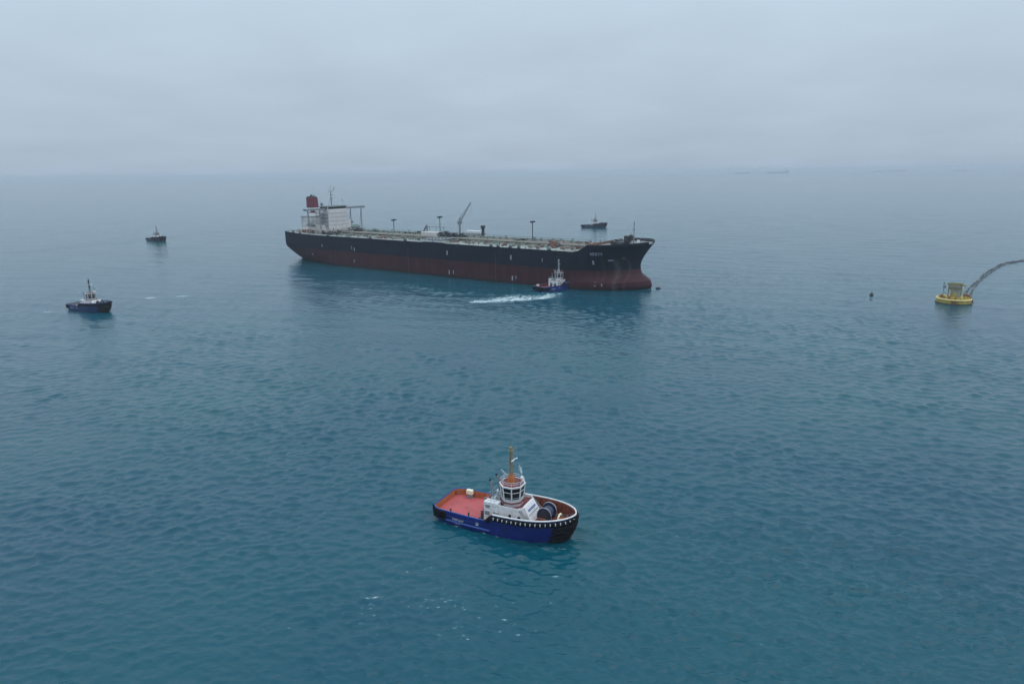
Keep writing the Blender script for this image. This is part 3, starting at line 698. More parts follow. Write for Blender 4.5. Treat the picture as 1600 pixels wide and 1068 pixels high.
    # radar mast, aerials, provision crane booms
    MB().cyl((-137, 0, D + 22.5), (-137, 0, D + 34.5), .5, 8, .3).box((-137, 0, D + 34.6), (1.2, 4.8, .3)).cyl((-137, 0, D + 34.6), (-137, 0, D + 40.5), .12, 6).cyl((-137, 2.2, D + 34.6), (-136.2, 4.0, D + 38.4), .3, 6).cyl((-137, -2.2, D + 34.6), (-137, -2.2, D + 37), .12, 6).cyl((-137, 0, D + 30), (-133, 0, D + 22.5), .15, 5).cyl((-137, 0, D + 30), (-141, 0, D + 22.5), .15, 5).box((-136.4, 0, D + 31.6), (.4, 4.0, .4)).box((-136.4, 0, D + 29), (.4, 3.4, .4)).build('radar_mast', 'grey_steel', T)
    MB().cyl((-131.5, 7.5, D + 22.5), (-131.5, 7.5, D + 27), .16, 6).sphere((-131.5, 7.5, D + 27.3), .7, 8).build('aerial', 'pale_steel', T, smooth=True)
    MB().sphere((-138.5, -9.5, D + 24.2), 1.4, 10).cyl((-138.5, -9.5, D + 22.5), (-138.5, -9.5, D + 24), .4, 6).build('radome', 'grey_steel', T, smooth=True)
    for y in (-10, 9):
        MB().cyl((-166, y, D), (-166, y, D + 12), .6, 8, .4).cyl((-166, y, D + 11), (-158, y * 1.1, D + 14), .25, 6).box((-166, y, D + 12.3), (1.6, 1.4, 1.2)).build('provision_crane', 'pale_steel', T)
    MB().cyl((-172, 0, D), (-172.6, 0, D + 6), .1, 5).build('flagstaff', 'pale_steel', T)
    return T
tanker = build_tanker()

# ------------------------------------------------------------------ tug boats
def build_tug(label, loc, rz):
    T = thing('tugboat', label, 'tugboat', loc, rz, 'tugboats attending the tanker')
    def ztop(x): return 2.6 + 1.45 * sstep(-2.6, -.6, x) + .85 * clamp((x + .6) / 15.6) ** 1.6
    def hbtop(x):
        b = 5.35
        if x > 2.0: b = 5.35 * (1 - clamp((x - 2.0) / 13.0) ** 2.7) ** .56
        if x < -12.6: b = 5.1 - 1.2 * clamp((-12.6 - x) / 2.4) ** 2.2
        elif x < -6: b = 5.1 + .25 * (x + 12.6) / 6.6
        return b
    NS = 64; levels = [0, .12, .24, .36, .5, .64, .78, .9, 1.0]; grid = []
    ts = [.5 - .5 * math.cos(math.pi * i / (NS - 1)) for i in range(NS)]
    ts = sorted(set(ts) | {(-2.6 + 15) / 30, (-.6 + 15) / 30, (-1.6 + 15) / 30})
    for tt in ts:
        row = []
        xt = -15 + 30 * tt
        for f in levels:
            xs, xb = -15 + 1.6 * (1 - f) ** 1.5, 15 - 2.9 * (1 - f) ** 1.6
            x = xs + (xb - xs) * tt
            taper = 1 - (.10 + .22 * sstep(2, 14, xt)) * (1 - f) ** 1.5
            row.append((x, hbtop(xt) * taper if tt < 1 else 0, -1.4 + (ztop(xt) + 1.4) * f))
        grid.append(row)
    def edge(xt, z, off=0.0):
        f = clamp((z + 1.4) / (ztop(xt) + 1.4)); tt = (xt + 15) / 30
        xs, xb = -15 + 1.6 * (1 - f) ** 1.5, 15 - 2.9 * (1 - f) ** 1.6
        return (xs + (xb - xs) * tt, max(hbtop(xt) * (1 - (.10 + .22 * sstep(2, 14, xt)) * (1 - f) ** 1.5) + off, .02))
    loft(grid).build('hull', 'tug_blue', T, smooth=True)
    xs_all = [-15 + 30 * t for t in ts]
    inn = .28
    # decks
    xa = [x for x in xs_all if -14.7 <= x <= -1.2]; xf = [x for x in xs_all if -1.3 <= x <= 14.6]
    strip_deck([-14.72] + xa + [-1.2], lambda x: hbtop(x) - inn, 1.45).build('aft_deck', 'red_deck', T)
    dm = MB(); vs = []
    for x in [-1.2] + xf:
        ex, ey = edge(x, 2.5, -inn); vs += [(ex, -ey, 2.5), (ex, ey, 2.5)]
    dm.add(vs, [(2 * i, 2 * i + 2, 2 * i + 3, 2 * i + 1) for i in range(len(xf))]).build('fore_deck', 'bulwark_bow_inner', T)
    box('deck_step', 'white_paint', T, (-1.3, 0, 1.97), (.16, 9.6, 1.05))
    # bulwark inner faces (two sheets a plate's thickness from the shell) and frames
    def inner(x0, x1, zb, name, mat):
        mb = MB()
        for sd in (-1, 1):
            pts = [x for x in xs_all if x0 <= x <= x1]
            vs, fs = [], []
            for x in pts:
                y = sd * max(hbtop(x) - inn, .02); ex, ey = edge(x, zb, -inn); vs += [(ex if x < 14.3 else min(ex, 13.9), sd * ey, zb), (min(x, 14.72), y, ztop(x) - .03), (x, sd * hbtop(x) * .999, ztop(x) - .03)]
            for i in range(len(pts) - 1):
                a = 3 * i
                fs += [(a, a + 3, a + 4, a + 1), (a + 1, a + 4, a + 5, a + 2)]
            mb.add(vs, fs)
            for x in pts[2::2]:
                ex, ey = edge(x, (zb + ztop(x)) / 2, -inn - .12); y = sd * ey; mb.box((min(ex, 14.3), y, (zb + ztop(x)) / 2), (.07, .3, ztop(x) - zb - .1))
        if x0 < -14: mb.box((-14.74, 0, 2.0), (.1, 2 * (hbtop(-14.74) - inn), 1.15))
        return mb.build(name, mat, T)
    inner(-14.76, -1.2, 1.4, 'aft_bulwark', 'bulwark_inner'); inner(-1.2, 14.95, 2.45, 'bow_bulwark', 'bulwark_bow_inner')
    def outline(x0, x1, dy, dz, both=True, dx=0):
        X = [x for x in xs_all if x0 <= x <= x1]
        st = [(x + dx, -(hbtop(x) + dy), ztop(x) + dz) for x in X]
        pt = [(x + dx, (hbtop(x) + dy), ztop(x) + dz) for x in X[::-1]]
        return st, pt
    st, pt = outline(-.4, 15, -.1, .06); MB().tube(st + pt[1:], .15, 8).build('rail_cap', 'white_paint', T, smooth=True)
    st, pt = outline(-15, -2.4, -.1, .03); MB().tube(pt + st, .11, 8).build('stern_rail_cap', 'tug_blue_light', T, smooth=True)
    # fenders: heavy rubber along the bow half, W-block below it, segments round the stern
    st, pt = outline(-1.6, 15, .16, -.55, dx=.12)
    MB().tube(st + pt[1:], .42, 10).build('bow_fender', 'rubber', T, smooth=True)
    X = [x for x in xs_all if 11.8 <= x <= 15]
    for (z, rad_) in ((3.15, .5), (2.25, .5), (1.35, .46), (.5, .4)):
        low = [(edge(x, z)[0] + .22 * clamp((x - 11.8) / 2.4), -edge(x, z, .2)[1] if x < 14.99 else 0.0, z) for x in X]
        n_ = len(low); rs = [rad_ * (.35 + .65 * clamp(i / 4)) for i in range(n_)]
        MB().tube(low + [(a, -b, c) for a, b, c in low[::-1][1:]], rs + rs[::-1][1:], 10).build('bow_fender', 'rubber', T, smooth=True)
    # evenly spaced fender clamps
    path = [Vector((a, b, c)) for a, b, c in outline(-.8, 15, .5, -.42, dx=.2)[0]]
    full = path + [Vector((p.x, -p.y, p.z)) for p in path[::-1][1:]]
    acc, nxt, c0 = 0, .5, None
    for p, q in zip(full, full[1:]):
        d = (q - p).length
        while acc + d >= nxt:
            s = p.lerp(q, (nxt - acc) / d); ang = math.atan2(q.y - p.y, q.x - p.x)
            if c0 is None:
                c0 = MB().box((0, .06, .16), (.17, .3, .09)).box((0, -.08, 0), (.15, .1, .34)).build('fender_clamp', 'mark_white', T); c0.location = s; c0.rotation_euler = (0, 0, ang)
            else: dup(c0, T, s, (0, 0, ang))
            nxt += .98
        acc += d
    seg = None
    sp = [(x, -hbtop(x) - .14) for x in (-11.6, -12.2, -12.8, -13.4, -14.0, -14.55)] + [(-15.2, y) for y in (-3.7, -3.05, -2.4, -1.75, -1.1, -.45, .2, .85, 1.5, 2.15, 2.8, 3.4)] + [(x, hbtop(x) + .14) for x in (-14.55, -14.0, -13.4, -12.8, -12.2, -11.6)]
    for (x, y) in sp:
        if seg is None:
            seg = MB().cyl((0, 0, -.75), (0, 0, .75), .29, 8).build('stern_fender', 'rubber', T, smooth=True); seg.location = (x, y, 1.75)
        else: dup(seg, T, (x, y, 1.75))
    # rubbing strake along the after side
    for sd in (-1, 1):
        MB().tube([(x, sd * (hbtop(x) * .985 + .12), .95) for x in xs_all if -13.2 <= x <= -.6], .17, 6).build('rubbing_strake', 'tug_blue_light', T, smooth=True)
        MB().tube([(x, sd * (hbtop(x) * .99 + .1), 1.75) for x in xs_all if -11 <= x <= -2.6], .08, 6).build('side_strake', 'tug_blue', T, smooth=True)
    # name and port of registry as small white strokes on the quarter
    def letters(x0, z, n, name, w=.32, h=.42):
        rn = random.Random(int(x0 * 10) + 50)
        for k in range(n):
            m = MB(); x = x0 + k * w * 1.45; y = -(hbtop(x) + .03)
            m.box((x - w * .36, y, z), (w * .24, .08, h))
            c = rn.randrange(3)
            if c == 0: m.box((x + w * .12, y, z + h * .38), (w * .7, .08, h * .22)); m.box((x + w * .1, y, z), (w * .6, .08, h * .2))
            elif c == 1: m.box((x + w * .36, y, z), (w * .24, .08, h)); m.box((x, y, z), (w * .5, .08, h * .22))
            else: m.box((x + w * .12, y, z - h * .38), (w * .7, .08, h * .22)); m.box((x + w * .36, y, z - h * .1), (w * .22, .08, h * .5))
            m.build(name, 'mark_white', T)
    letters(-9.6, 1.45, 6, 'name_letter'); letters(-9.0, .8, 4, 'port_letter', .26, .3)
    box('hull_emblem', 'mark_white', T, (-3.9, -(hbtop(-3.9) + .03), 1.62), (.6, .08, .5))
    # ---------------- deckhouse
    H = MB()
    # lower house: narrowing plan, sheer sides, sloped front
    pl0 = [(-3.4, -3.55), (4.9, -3.35), (6.3, -2.3), (6.3, 2.3), (4.9, 3.35), (-3.4, 3.55)]
    pl1 = [(-3.4, -3.45), (3.9, -3.2), (5.0, -2.15), (5.0, 2.15), (3.9, 3.2), (-3.4, 3.45)]
    H.prism(pl0, 1.46, 4.55, pl1)
    house = H.build('deckhouse', 'white_paint', T, bevel=.06)
    MB().prism([(x * 1.0, y * .97) for x, y in pl1], 4.55, 4.62).build('boat_deck', 'maroon_deck', house)
    # raised bulwark of the boat deck and the after casing
    for a, b in (((-.2, -3.3), (3.9, -3.2)), ((3.9, -3.2), (5.0, -2.15)), ((5.0, 2.15), (3.9, 3.2)), ((3.9, 3.2), (-.2, 3.3))):
        v = Vector((b[0] - a[0], b[1] - a[1], 0)); MB().box(((a[0] + b[0]) / 2, (a[1] + b[1]) / 2, 4.88), (v.length, .14, .56), rz=math.atan2(v.y, v.x)).build('boat_deck_bulwark', 'white_paint', house)
    cs = MB().prism([(-3.4, -3.45), (-.3, -3.32), (-.3, -1.9), (-3.4, -1.9)], 4.62, 5.35).build('engine_casing', 'white_paint', T, bevel=.05)
    MB().prism([(-3.4, 1.9), (-.3, 1.9), (-.3, 3.32), (-3.4, 3.45)], 4.62, 5.35).build('engine_casing', 'white_paint', T, bevel=.05)
    box('casing_top', 'grey_steel', T, (-1.9, 0, 4.72), (2.9, 3.7, .18))
    # sloping front panel carrying blue lettering
    fp = MB().add([(5.05, -2.1, 5.15), (5.05, 2.1, 5.15), (6.75, 2.4, 2.55), (6.75, -2.4, 2.55), (4.6, -2.1, 5.15), (4.6, 2.1, 5.15), (6.0, 2.4, 2.55), (6.0, -2.4, 2.55)], [(0, 1, 5, 4), (3, 2, 1, 0), (7, 4, 5, 6), (0, 4, 7, 3), (1, 2, 6, 5), (2, 3, 7, 6)]).build('front_panel', 'white_paint', house)
    sl = math.atan2(2.6, 1.7)
    for k, y in enumerate((-1.3, -.85, -.4, .05, .5, .95, 1.4)):
        o = box('panel_letter', 'tug_blue_light', fp, (0, 0, 0), (.42, .26, .05)); o.location = (5.62, y, 4.36); o.rotation_euler = (0, sl, 0)
    o = box('panel_stripe', 'grey_steel', fp, (0, 0, 0), (.14, 3.8, .05)); o.location = (6.02, 0, 3.75); o.rotation_euler = (0, sl, 0)
    # doors, portholes, ladders
    for (x, z) in ((2.4, 3.55), (4.35, 3.5)):
        for sd in (-1, 1):
            y = sd * 3.42 * (1 - .012 * x)
            MB().cyl((x, y - sd * .1, z), (x, y + sd * .06, z), .3, 12).build('porthole', 'glass_dark', house, smooth=True)
    for sd in (-1, 1):
        dd = box('door', 'pale_steel', house, (-.6, sd * 3.5, 2.85), (.75, .12, 1.8)); box('door_frame', 'dark_steel', dd, (-1.05, sd * 3.5, 2.85), (.1, .16, 1.9))
        box('vent_grille', 'grey_steel', house, (-2.5, sd * 3.52, 4.6), (.9, .12, .5))
        box('vent_grille', 'grey_steel', house, (-2.6, sd * 3.53, 3.3), (1.1, .1, .7))
        m = MB()
        for yy in (-.32, .32): m.cyl((4.3, sd * 2.9 + yy, 4.9), (6.9, sd * 3.1 + yy, 2.5), .06, 5)
        for k in range(9):
            p = Vector((4.3, sd * 2.9, 4.9)).lerp(Vector((6.9, sd * 3.1, 2.5)), (k + .5) / 9); m.box(p, (.24, .64, .05))
        m.build('ladder', 'grey_steel', T)
    box('aft_door', 'dark_steel', house, (-3.43, -1.6, 2.45), (.1, .9, 1.9)); box('aft_door', 'dark_steel', house, (-3.43, 1.6, 2.45), (.1, .9, 1.9))
    # towing hook and after bitt
    MB().cyl((-4.5, 0, 1.45), (-4.5, 0, 3.0), .26, 10).box((-4.5, 0, 2.8), (.7, .9, .4)).box((-5.0, 0, 2.7), (.7, .25, .3)).build('towing_hook', 'dark_steel', T)
    MB().cyl((-4.3, -2.7, 1.45), (-4.3, -2.7, 3.0), .2, 8).cyl((-4.3, -1.8, 1.45), (-4.3, -1.8, 3.0), .2, 8).cyl((-4.3, -3.0, 2.5), (-4.3, -1.5, 2.5), .14, 8).box((-4.3, -2.3, 1.6), (1, 1.8, .25)).build('tow_bitt', 'dark_steel', T)
    bt = MB().cyl((0, 0, -1.0), (0, 0, .55), .16, 8).cyl((0, 0, .5), (0, 0, .62), .24, 8).build('bollard', 'dark_steel', T, smooth=True); bt.location = (-6.2, -4.75, 2.5)
    for x, y in ((-6.2, 4.75), (-10.6, 4.5), (-10.6, -4.5)): dup(bt, T, (x, y, 2.3))
    box('life_raft', 'buoy_rim', T, (-11.2, 4.1, 2.62), (1.5, .85, .9), .12)
    MB().box((-11.2, 4.1, 1.8), (1.3, .7, .72)).build('raft_cradle', 'grey_steel', T)
    # towing gear laid out forward: winch drum, flanges, frame
    dr = MB().cyl((8.9, -1.1, 3.95), (8.9, 1.1, 3.95), 1.05, 20).build('winch_drum', 'rope', T, smooth=True)
    for y in (-1.3, 1.3): MB().cyl((8.9, y - .13, 3.95), (8.9, y + .13, 3.95), 1.5, 24).build('drum_flange', 'drum_blue', dr, smooth=True)
    MB().tube([(8.9 + 1.5 * math.cos(a), 1.46, 3.95 + 1.5 * math.sin(a)) for a in [2 * math.pi * i / 24 for i in range(24)]], .07, 6, closed=True).tube([(8.9 + 1.5 * math.cos(a), -1.1, 3.95 + 1.5 * math.sin(a)) for a in [2 * math.pi * i / 24 for i in range(24)]], .06, 6, closed=True).build('flange_rim', 'pale_steel', dr, smooth=True)
    MB().cyl((8.9, -1.5, 3.95), (8.9, -1.44, 3.95), 1.0, 20).cyl((8.9, -1.6, 3.95), (8.9, -1.4, 3.95), .35, 12).build('drum_hub', 'dark_steel', dr, smooth=True)
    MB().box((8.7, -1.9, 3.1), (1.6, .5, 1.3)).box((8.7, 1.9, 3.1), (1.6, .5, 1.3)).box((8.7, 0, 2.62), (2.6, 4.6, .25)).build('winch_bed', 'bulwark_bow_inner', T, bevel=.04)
    box('winch_motor', 'orange_paint', T, (8.6, 2.75, 3.35), (1.7, 1.2, 1.5), .1)
    MB().box((7.6, 3.4, 3.2), (.9, .9, 1.4)).cyl((7.5, -2.9, 2.5), (7.5, -2.9, 3.5), .3, 10).box((8.6, -3.0, 2.9), (.7, .7, .8)).build('deck_locker', 'orange_paint', T)
    m = MB().cyl((7.2, -2.6, 2.5), (7.2, -2.6, 3.2), .18, 8).cyl((8.1, -3.6, 2.5), (8.1, -3.6, 3.1), .2, 8).box((7.6, -3.3, 2.75), (.5, .5, .5)); m.build('deck_fitting', 'white_paint', T)
    # bow staple
    s = MB().tube([(11.7, -.85, 2.5), (11.7, -.85, 3.6), (11.7, -.7, 4.05), (11.7, -.35, 4.25), (11.7, .35, 4.25), (11.7, .7, 4.05), (11.7, .85, 3.6), (11.7, .85, 2.5)], .2, 8)
    s.build('towing_staple', 'buoy_rim', T, smooth=True)
    MB().cyl((11.7, -1.2, 3.3), (11.7, 1.2, 3.3), .16, 8).box((12.3, 0, 2.75), (1.6, 2.2, .45)).build('staple_base', 'orange_paint', T)
    for y in (-1.6, 1.6): cyl('bow_bitt', 'orange_paint', T, (12.6, y, 2.5), (12.6, y, 3.6), .22, 10)
    MB().tube([(10.3, .2, 3.9), (11.0, .3, 3.85), (11.7, .3, 3.9), (12.9, .5, 4.2), (14.2, .4, 4.7)], .09, 6).build('tow_rope', 'rope', T)
    # ---------------- wheelhouse: octagon of dark panes between white mullions
    cx = 1.35
    def octo(r, k=1.0): return [(cx + r * math.cos(R(22.5 + 45 * i)), k * r * math.sin(R(22.5 + 45 * i))) for i in range(8)]
    wh = MB().prism(octo(2.2), 4.62, 5.75).build('wheelhouse', 'white_paint', T)
    MB().prism(octo(2.62), 5.3, 5.42).build('bridge_deck', 'maroon_deck', wh)
    o_low, o_hi = octo(2.16), octo(2.5)
    for i in range(8):
        a, b = o_low[i], o_low[(i + 1) % 8]; c, d = o_hi[i], o_hi[(i + 1) % 8]
        def sh(p, q): return ((p[0] - cx) * q + cx, p[1] * q)
        a2, b2, c2, d2 = sh(a, .95), sh(b, .95), sh(c, .95), sh(d, .95)
        MB().add([(*a, 5.75), (*b, 5.75), (*d, 8.15), (*c, 8.15), (*a2, 5.75), (*b2, 5.75), (*d2, 8.15), (*c2, 8.15)], [(0, 1, 2, 3), (7, 6, 5, 4), (0, 4, 5, 1), (2, 6, 7, 3), (1, 5, 6, 2), (0, 3, 7, 4)]).build('window', 'glass_dark', wh)
        MB().cyl((a[0], a[1], 5.7), (c[0], c[1], 8.2), .13, 6).build('mullion', 'white_paint', wh)
    MB().prism(octo(2.25), 5.75, 5.95, octo(2.27)).build('window_sill', 'white_paint', wh)
    zz = [(*sh_, 7.3) for sh_ in octo(2.38)]; MB().tube(zz, .06, 6, closed=True).build('glazing_bar', 'white_paint', wh)
    MB().prism(octo(2.58), 8.15, 8.45, octo(2.7)).build('roof_rim', 'white_paint', wh)
    MB().prism(octo(2.38), 8.45, 8.5).build('roof', 'maroon_deck', wh)
    # rails
    def rail(pts, z, h, closed=False, mat='pale_steel', par=T, posts=True):
        m = MB()
        P = [Vector((x, y, z)) for x, y in pts]
        seqs = list(zip(P, P[1:] + ([P[0]] if closed else [])))
        for a, b in seqs:
            for q in (h, h * .55): m.cyl(a + Vector((0, 0, q)), b + Vector((0, 0, q)), .035, 4)
            n = max(1, int((b - a).length / 1.1))
            for k in range(n):
                p = a.lerp(b, k / n); m.cyl(p, p + Vector((0, 0, h)), .035, 4)
        return m.build('railing', mat, par)
    rail(octo(2.56), 5.42, .95, True); rail(octo(2.42), 8.5, .75, True, 'white_paint')
    rail([(-3.3, -1.9), (-3.3, 1.9)], 4.62, 1.6); rail([(-3.3, -3.35), (-.4, -3.25)], 5.35, .8); rail([(-3.3, 3.35), (-.4, 3.25)], 5.35, .8)
    # twin exhausts raking aft
    for y in (-1.35, 1.35):
        MB().cyl((-2.2, y, 4.7), (-2.75, y, 8.3), .24, 10).cyl((-2.75, y, 8.3), (-2.95, y, 8.65), .24, 10).build('exhaust_pipe', 'grey_steel', T, smooth=True)
        MB().cyl((-2.95, y, 8.55), (-3.05, y, 8.85), .27, 10).build('exhaust_tip', 'soot_black', T, smooth=True)
        box('exhaust_casing', 'pale_steel', T, (-2.1, y, 5.2), (1.0, .9, 1.0), .05)
    # fire monitor, satellite dome, lamps, horn on the wheelhouse top
    MB().cyl((-.4, .9, 8.5), (-.4, .9, 9.1), .12, 8).cyl((-.3, .9, 9.1), (-1.9, 1.3, 9.9), .1, 8).build('fire_monitor', 'pale_steel', T)
    MB().sphere((2.9, 1.1, 9.15), .38, 10).cyl((2.9, 1.1, 8.5), (2.9, 1.1, 8.9), .1, 6).build('satellite_dome', 'white_paint', T, smooth=True)
    for x, y in ((3.2, -.9), (-.6, -1.1)):
        MB().cyl((x, y, 8.5), (x, y, 8.95), .06, 6).cyl((x - .15, y, 9.05), (x + .2, y, 9.05), .2, 10).build('searchlight', 'dark_steel', T)
    # mast: orange base, tan lattice, cross-trees, lamps, flag
    base = MB().box((1.1, 0, 9.0), (1.35, 1.2, 1.15), taper=.8).box((1.1, 0, 9.8), (.9, .8, .6), taper=.8).build('mast_base', 'orange_paint', T)
    m = MB()
    for dx, dy in ((-.3, -.3), (.3, -.3), (.3, .3), (-.3, .3)): m.cyl((1.1 + dx, dy, 9.5), (1.1 + dx * .55, dy * .55, 16.6), .075, 6)
    for k in range(9):
        z0, z1 = 9.5 + k * .79, 9.5 + (k + 1) * .79; s0, s1 = .3 - .135 * k / 9, .3 - .135 * (k + 1) / 9
        for (p, q) in (((-1, -1), (1, -1)), ((1, -1), (1, 1)), ((1, 1), (-1, 1)), ((-1, 1), (-1, -1))):
            m.cyl((1.1 + p[0] * s0, p[1] * s0, z0), (1.1 + q[0] * s1, q[1] * s1, z1), .045, 4); m.cyl((1.1 + p[0] * s0, p[1] * s0, z0), (1.1 + q[0] * s0, q[1] * s0, z0), .05, 4)
    mast = m.build('mast', 'tan_mast', T)
    MB().box((1.1, 0, 16.2), (.9, .9, .12)).box((1.1, 0, 16.75), (.55, .55, .7)).cyl((1.1, 0, 16.6), (1.1, 0, 17.8), .06, 6).build('masthead', 'tan_mast', mast)
    for z in (11.2, 13.0, 14.6): MB().cyl((1.35, 0, z), (1.35, 0, z + .34), .17, 8).box((1.25, 0, z - .05), (.6, .5, .07)).build('mast_lamp', 'grey_steel', mast)
    MB().cyl((1.1, -1.3, 14.9), (1.1, 1.3, 14.9), .05, 5).cyl((1.1, -1.0, 12.2), (1.1, 1.0, 12.2), .05, 5).build('yard', 'tan_mast', mast)
    MB().box((1.6, 0, 13.9), (.2, 1.7, .18)).box((1.45, 0, 13.7), (.4, .4, .3)).build('radar', 'white_paint', mast)
    MB().sphere((1.9, .9, 14.0), .2, 8).cyl((1.3, .2, 13.8), (1.9, .9, 13.9), .04, 4).build('mast_sensor', 'white_paint', mast, smooth=True)
    fl = MB().cyl((2.0, 1.5, 8.5), (2.0, 1.5, 11.4), .035, 5)
    fl.build('flagpole', 'pale_steel', T)
    g = MB(); vs, fs = [], []
    for i in range(7):
        for j in range(4):
            vs.append((2.05 + .10 * i + .05 * j, 1.5 + .1 * math.sin(i * 1.1 + j * .6), 11.3 - j * .42 - i * .05))
    for i in range(6):
        for j in range(3): fs.append((i * 4 + j, (i + 1) * 4 + j, (i + 1) * 4 + j + 1, i * 4 + j + 1))
    g.add(vs, fs).build('flag', 'flag_cloth', T, smooth=True)
    for x, y, h in ((.2, -1.5, 2.2), (2.4, -1.4, 1.6), (.2, 1.6, 2.6)): cyl('aerial', 'pale_steel', T, (x, y, 8.5), (x, y, 8.5 + h), .03, 5)
    mast.scale = (1, 1, .74); mast.location = (0, 0, 9.5 * .26)
    T.scale = (1.04, 1.08, 1.18)
    return T

tug = build_tug('near blue tugboat with red after deck, white deckhouse and tan mast in the foreground', (-1.5, 132.4, 0), R(-26.8))
def recolour(root, table):
    for o in walk(root):
        if o.type != 'MESH' or not o.data.materials: continue
        nm = o.data.materials[0].name
        new = table.get(o.name.split('.')[0] + '/' + nm) or table.get(nm)
        if new:
            o.material_slots[0].link = 'OBJECT'; o.material_slots[0].material = MATS[new]
dark = {'tug_blue': 'tug_navy', 'tug_blue_light': 'tug_navy', 'red_deck': 'grey_deck', 'tan_mast': 'dark_steel', 'bulwark_inner': 'grey_deck', 'bulwark_bow_inner': 'grey_deck', 'orange_paint': 'grey_steel', 'flag_cloth': 'grey_steel', 'buoy_rim': 'grey_steel', 'rail_cap/white_paint': 'tug_navy', 'fender_clamp/mark_white': 'rubber'}
def place_tug(label, loc, rz, table=None, s=1.0):
    c = copy_tree(tug); c.location = loc; c.rotation_euler = (0, 0, rz); c['label'] = label; c.scale = (s * 1.045, s * 1.1, s * 1.14)
    if table: recolour(c, table)
    return c
place_tug('dark navy tugboat with white house, nearer of the two tugs at far left', (-238.5, 381.5, 0), R(-28), dark)
place_tug('small dark tugboat far off behind, left of the tanker stern', (-414.2, 806, 0), R(-34), {**dark, 'tug_blue': 'tug_dark'})
place_tug('dark low sterned tugboat on the water beyond the tanker bow', (112, 926, 0), R(-8), {**dark, 'tug_blue': 'tug_dark'}, 1.1)
place_tug('blue and white tugboat pushing its bow against the red side of the tanker', (29.5, 434.5, 0), R(42), {'red_deck': 'maroon_deck', 'bulwark_inner': 'maroon_deck', 'tan_mast': 'pale_steel', 'orange_paint': 'pale_steel', 'rail_cap/white_paint': 'tug_blue'}, 1.08)

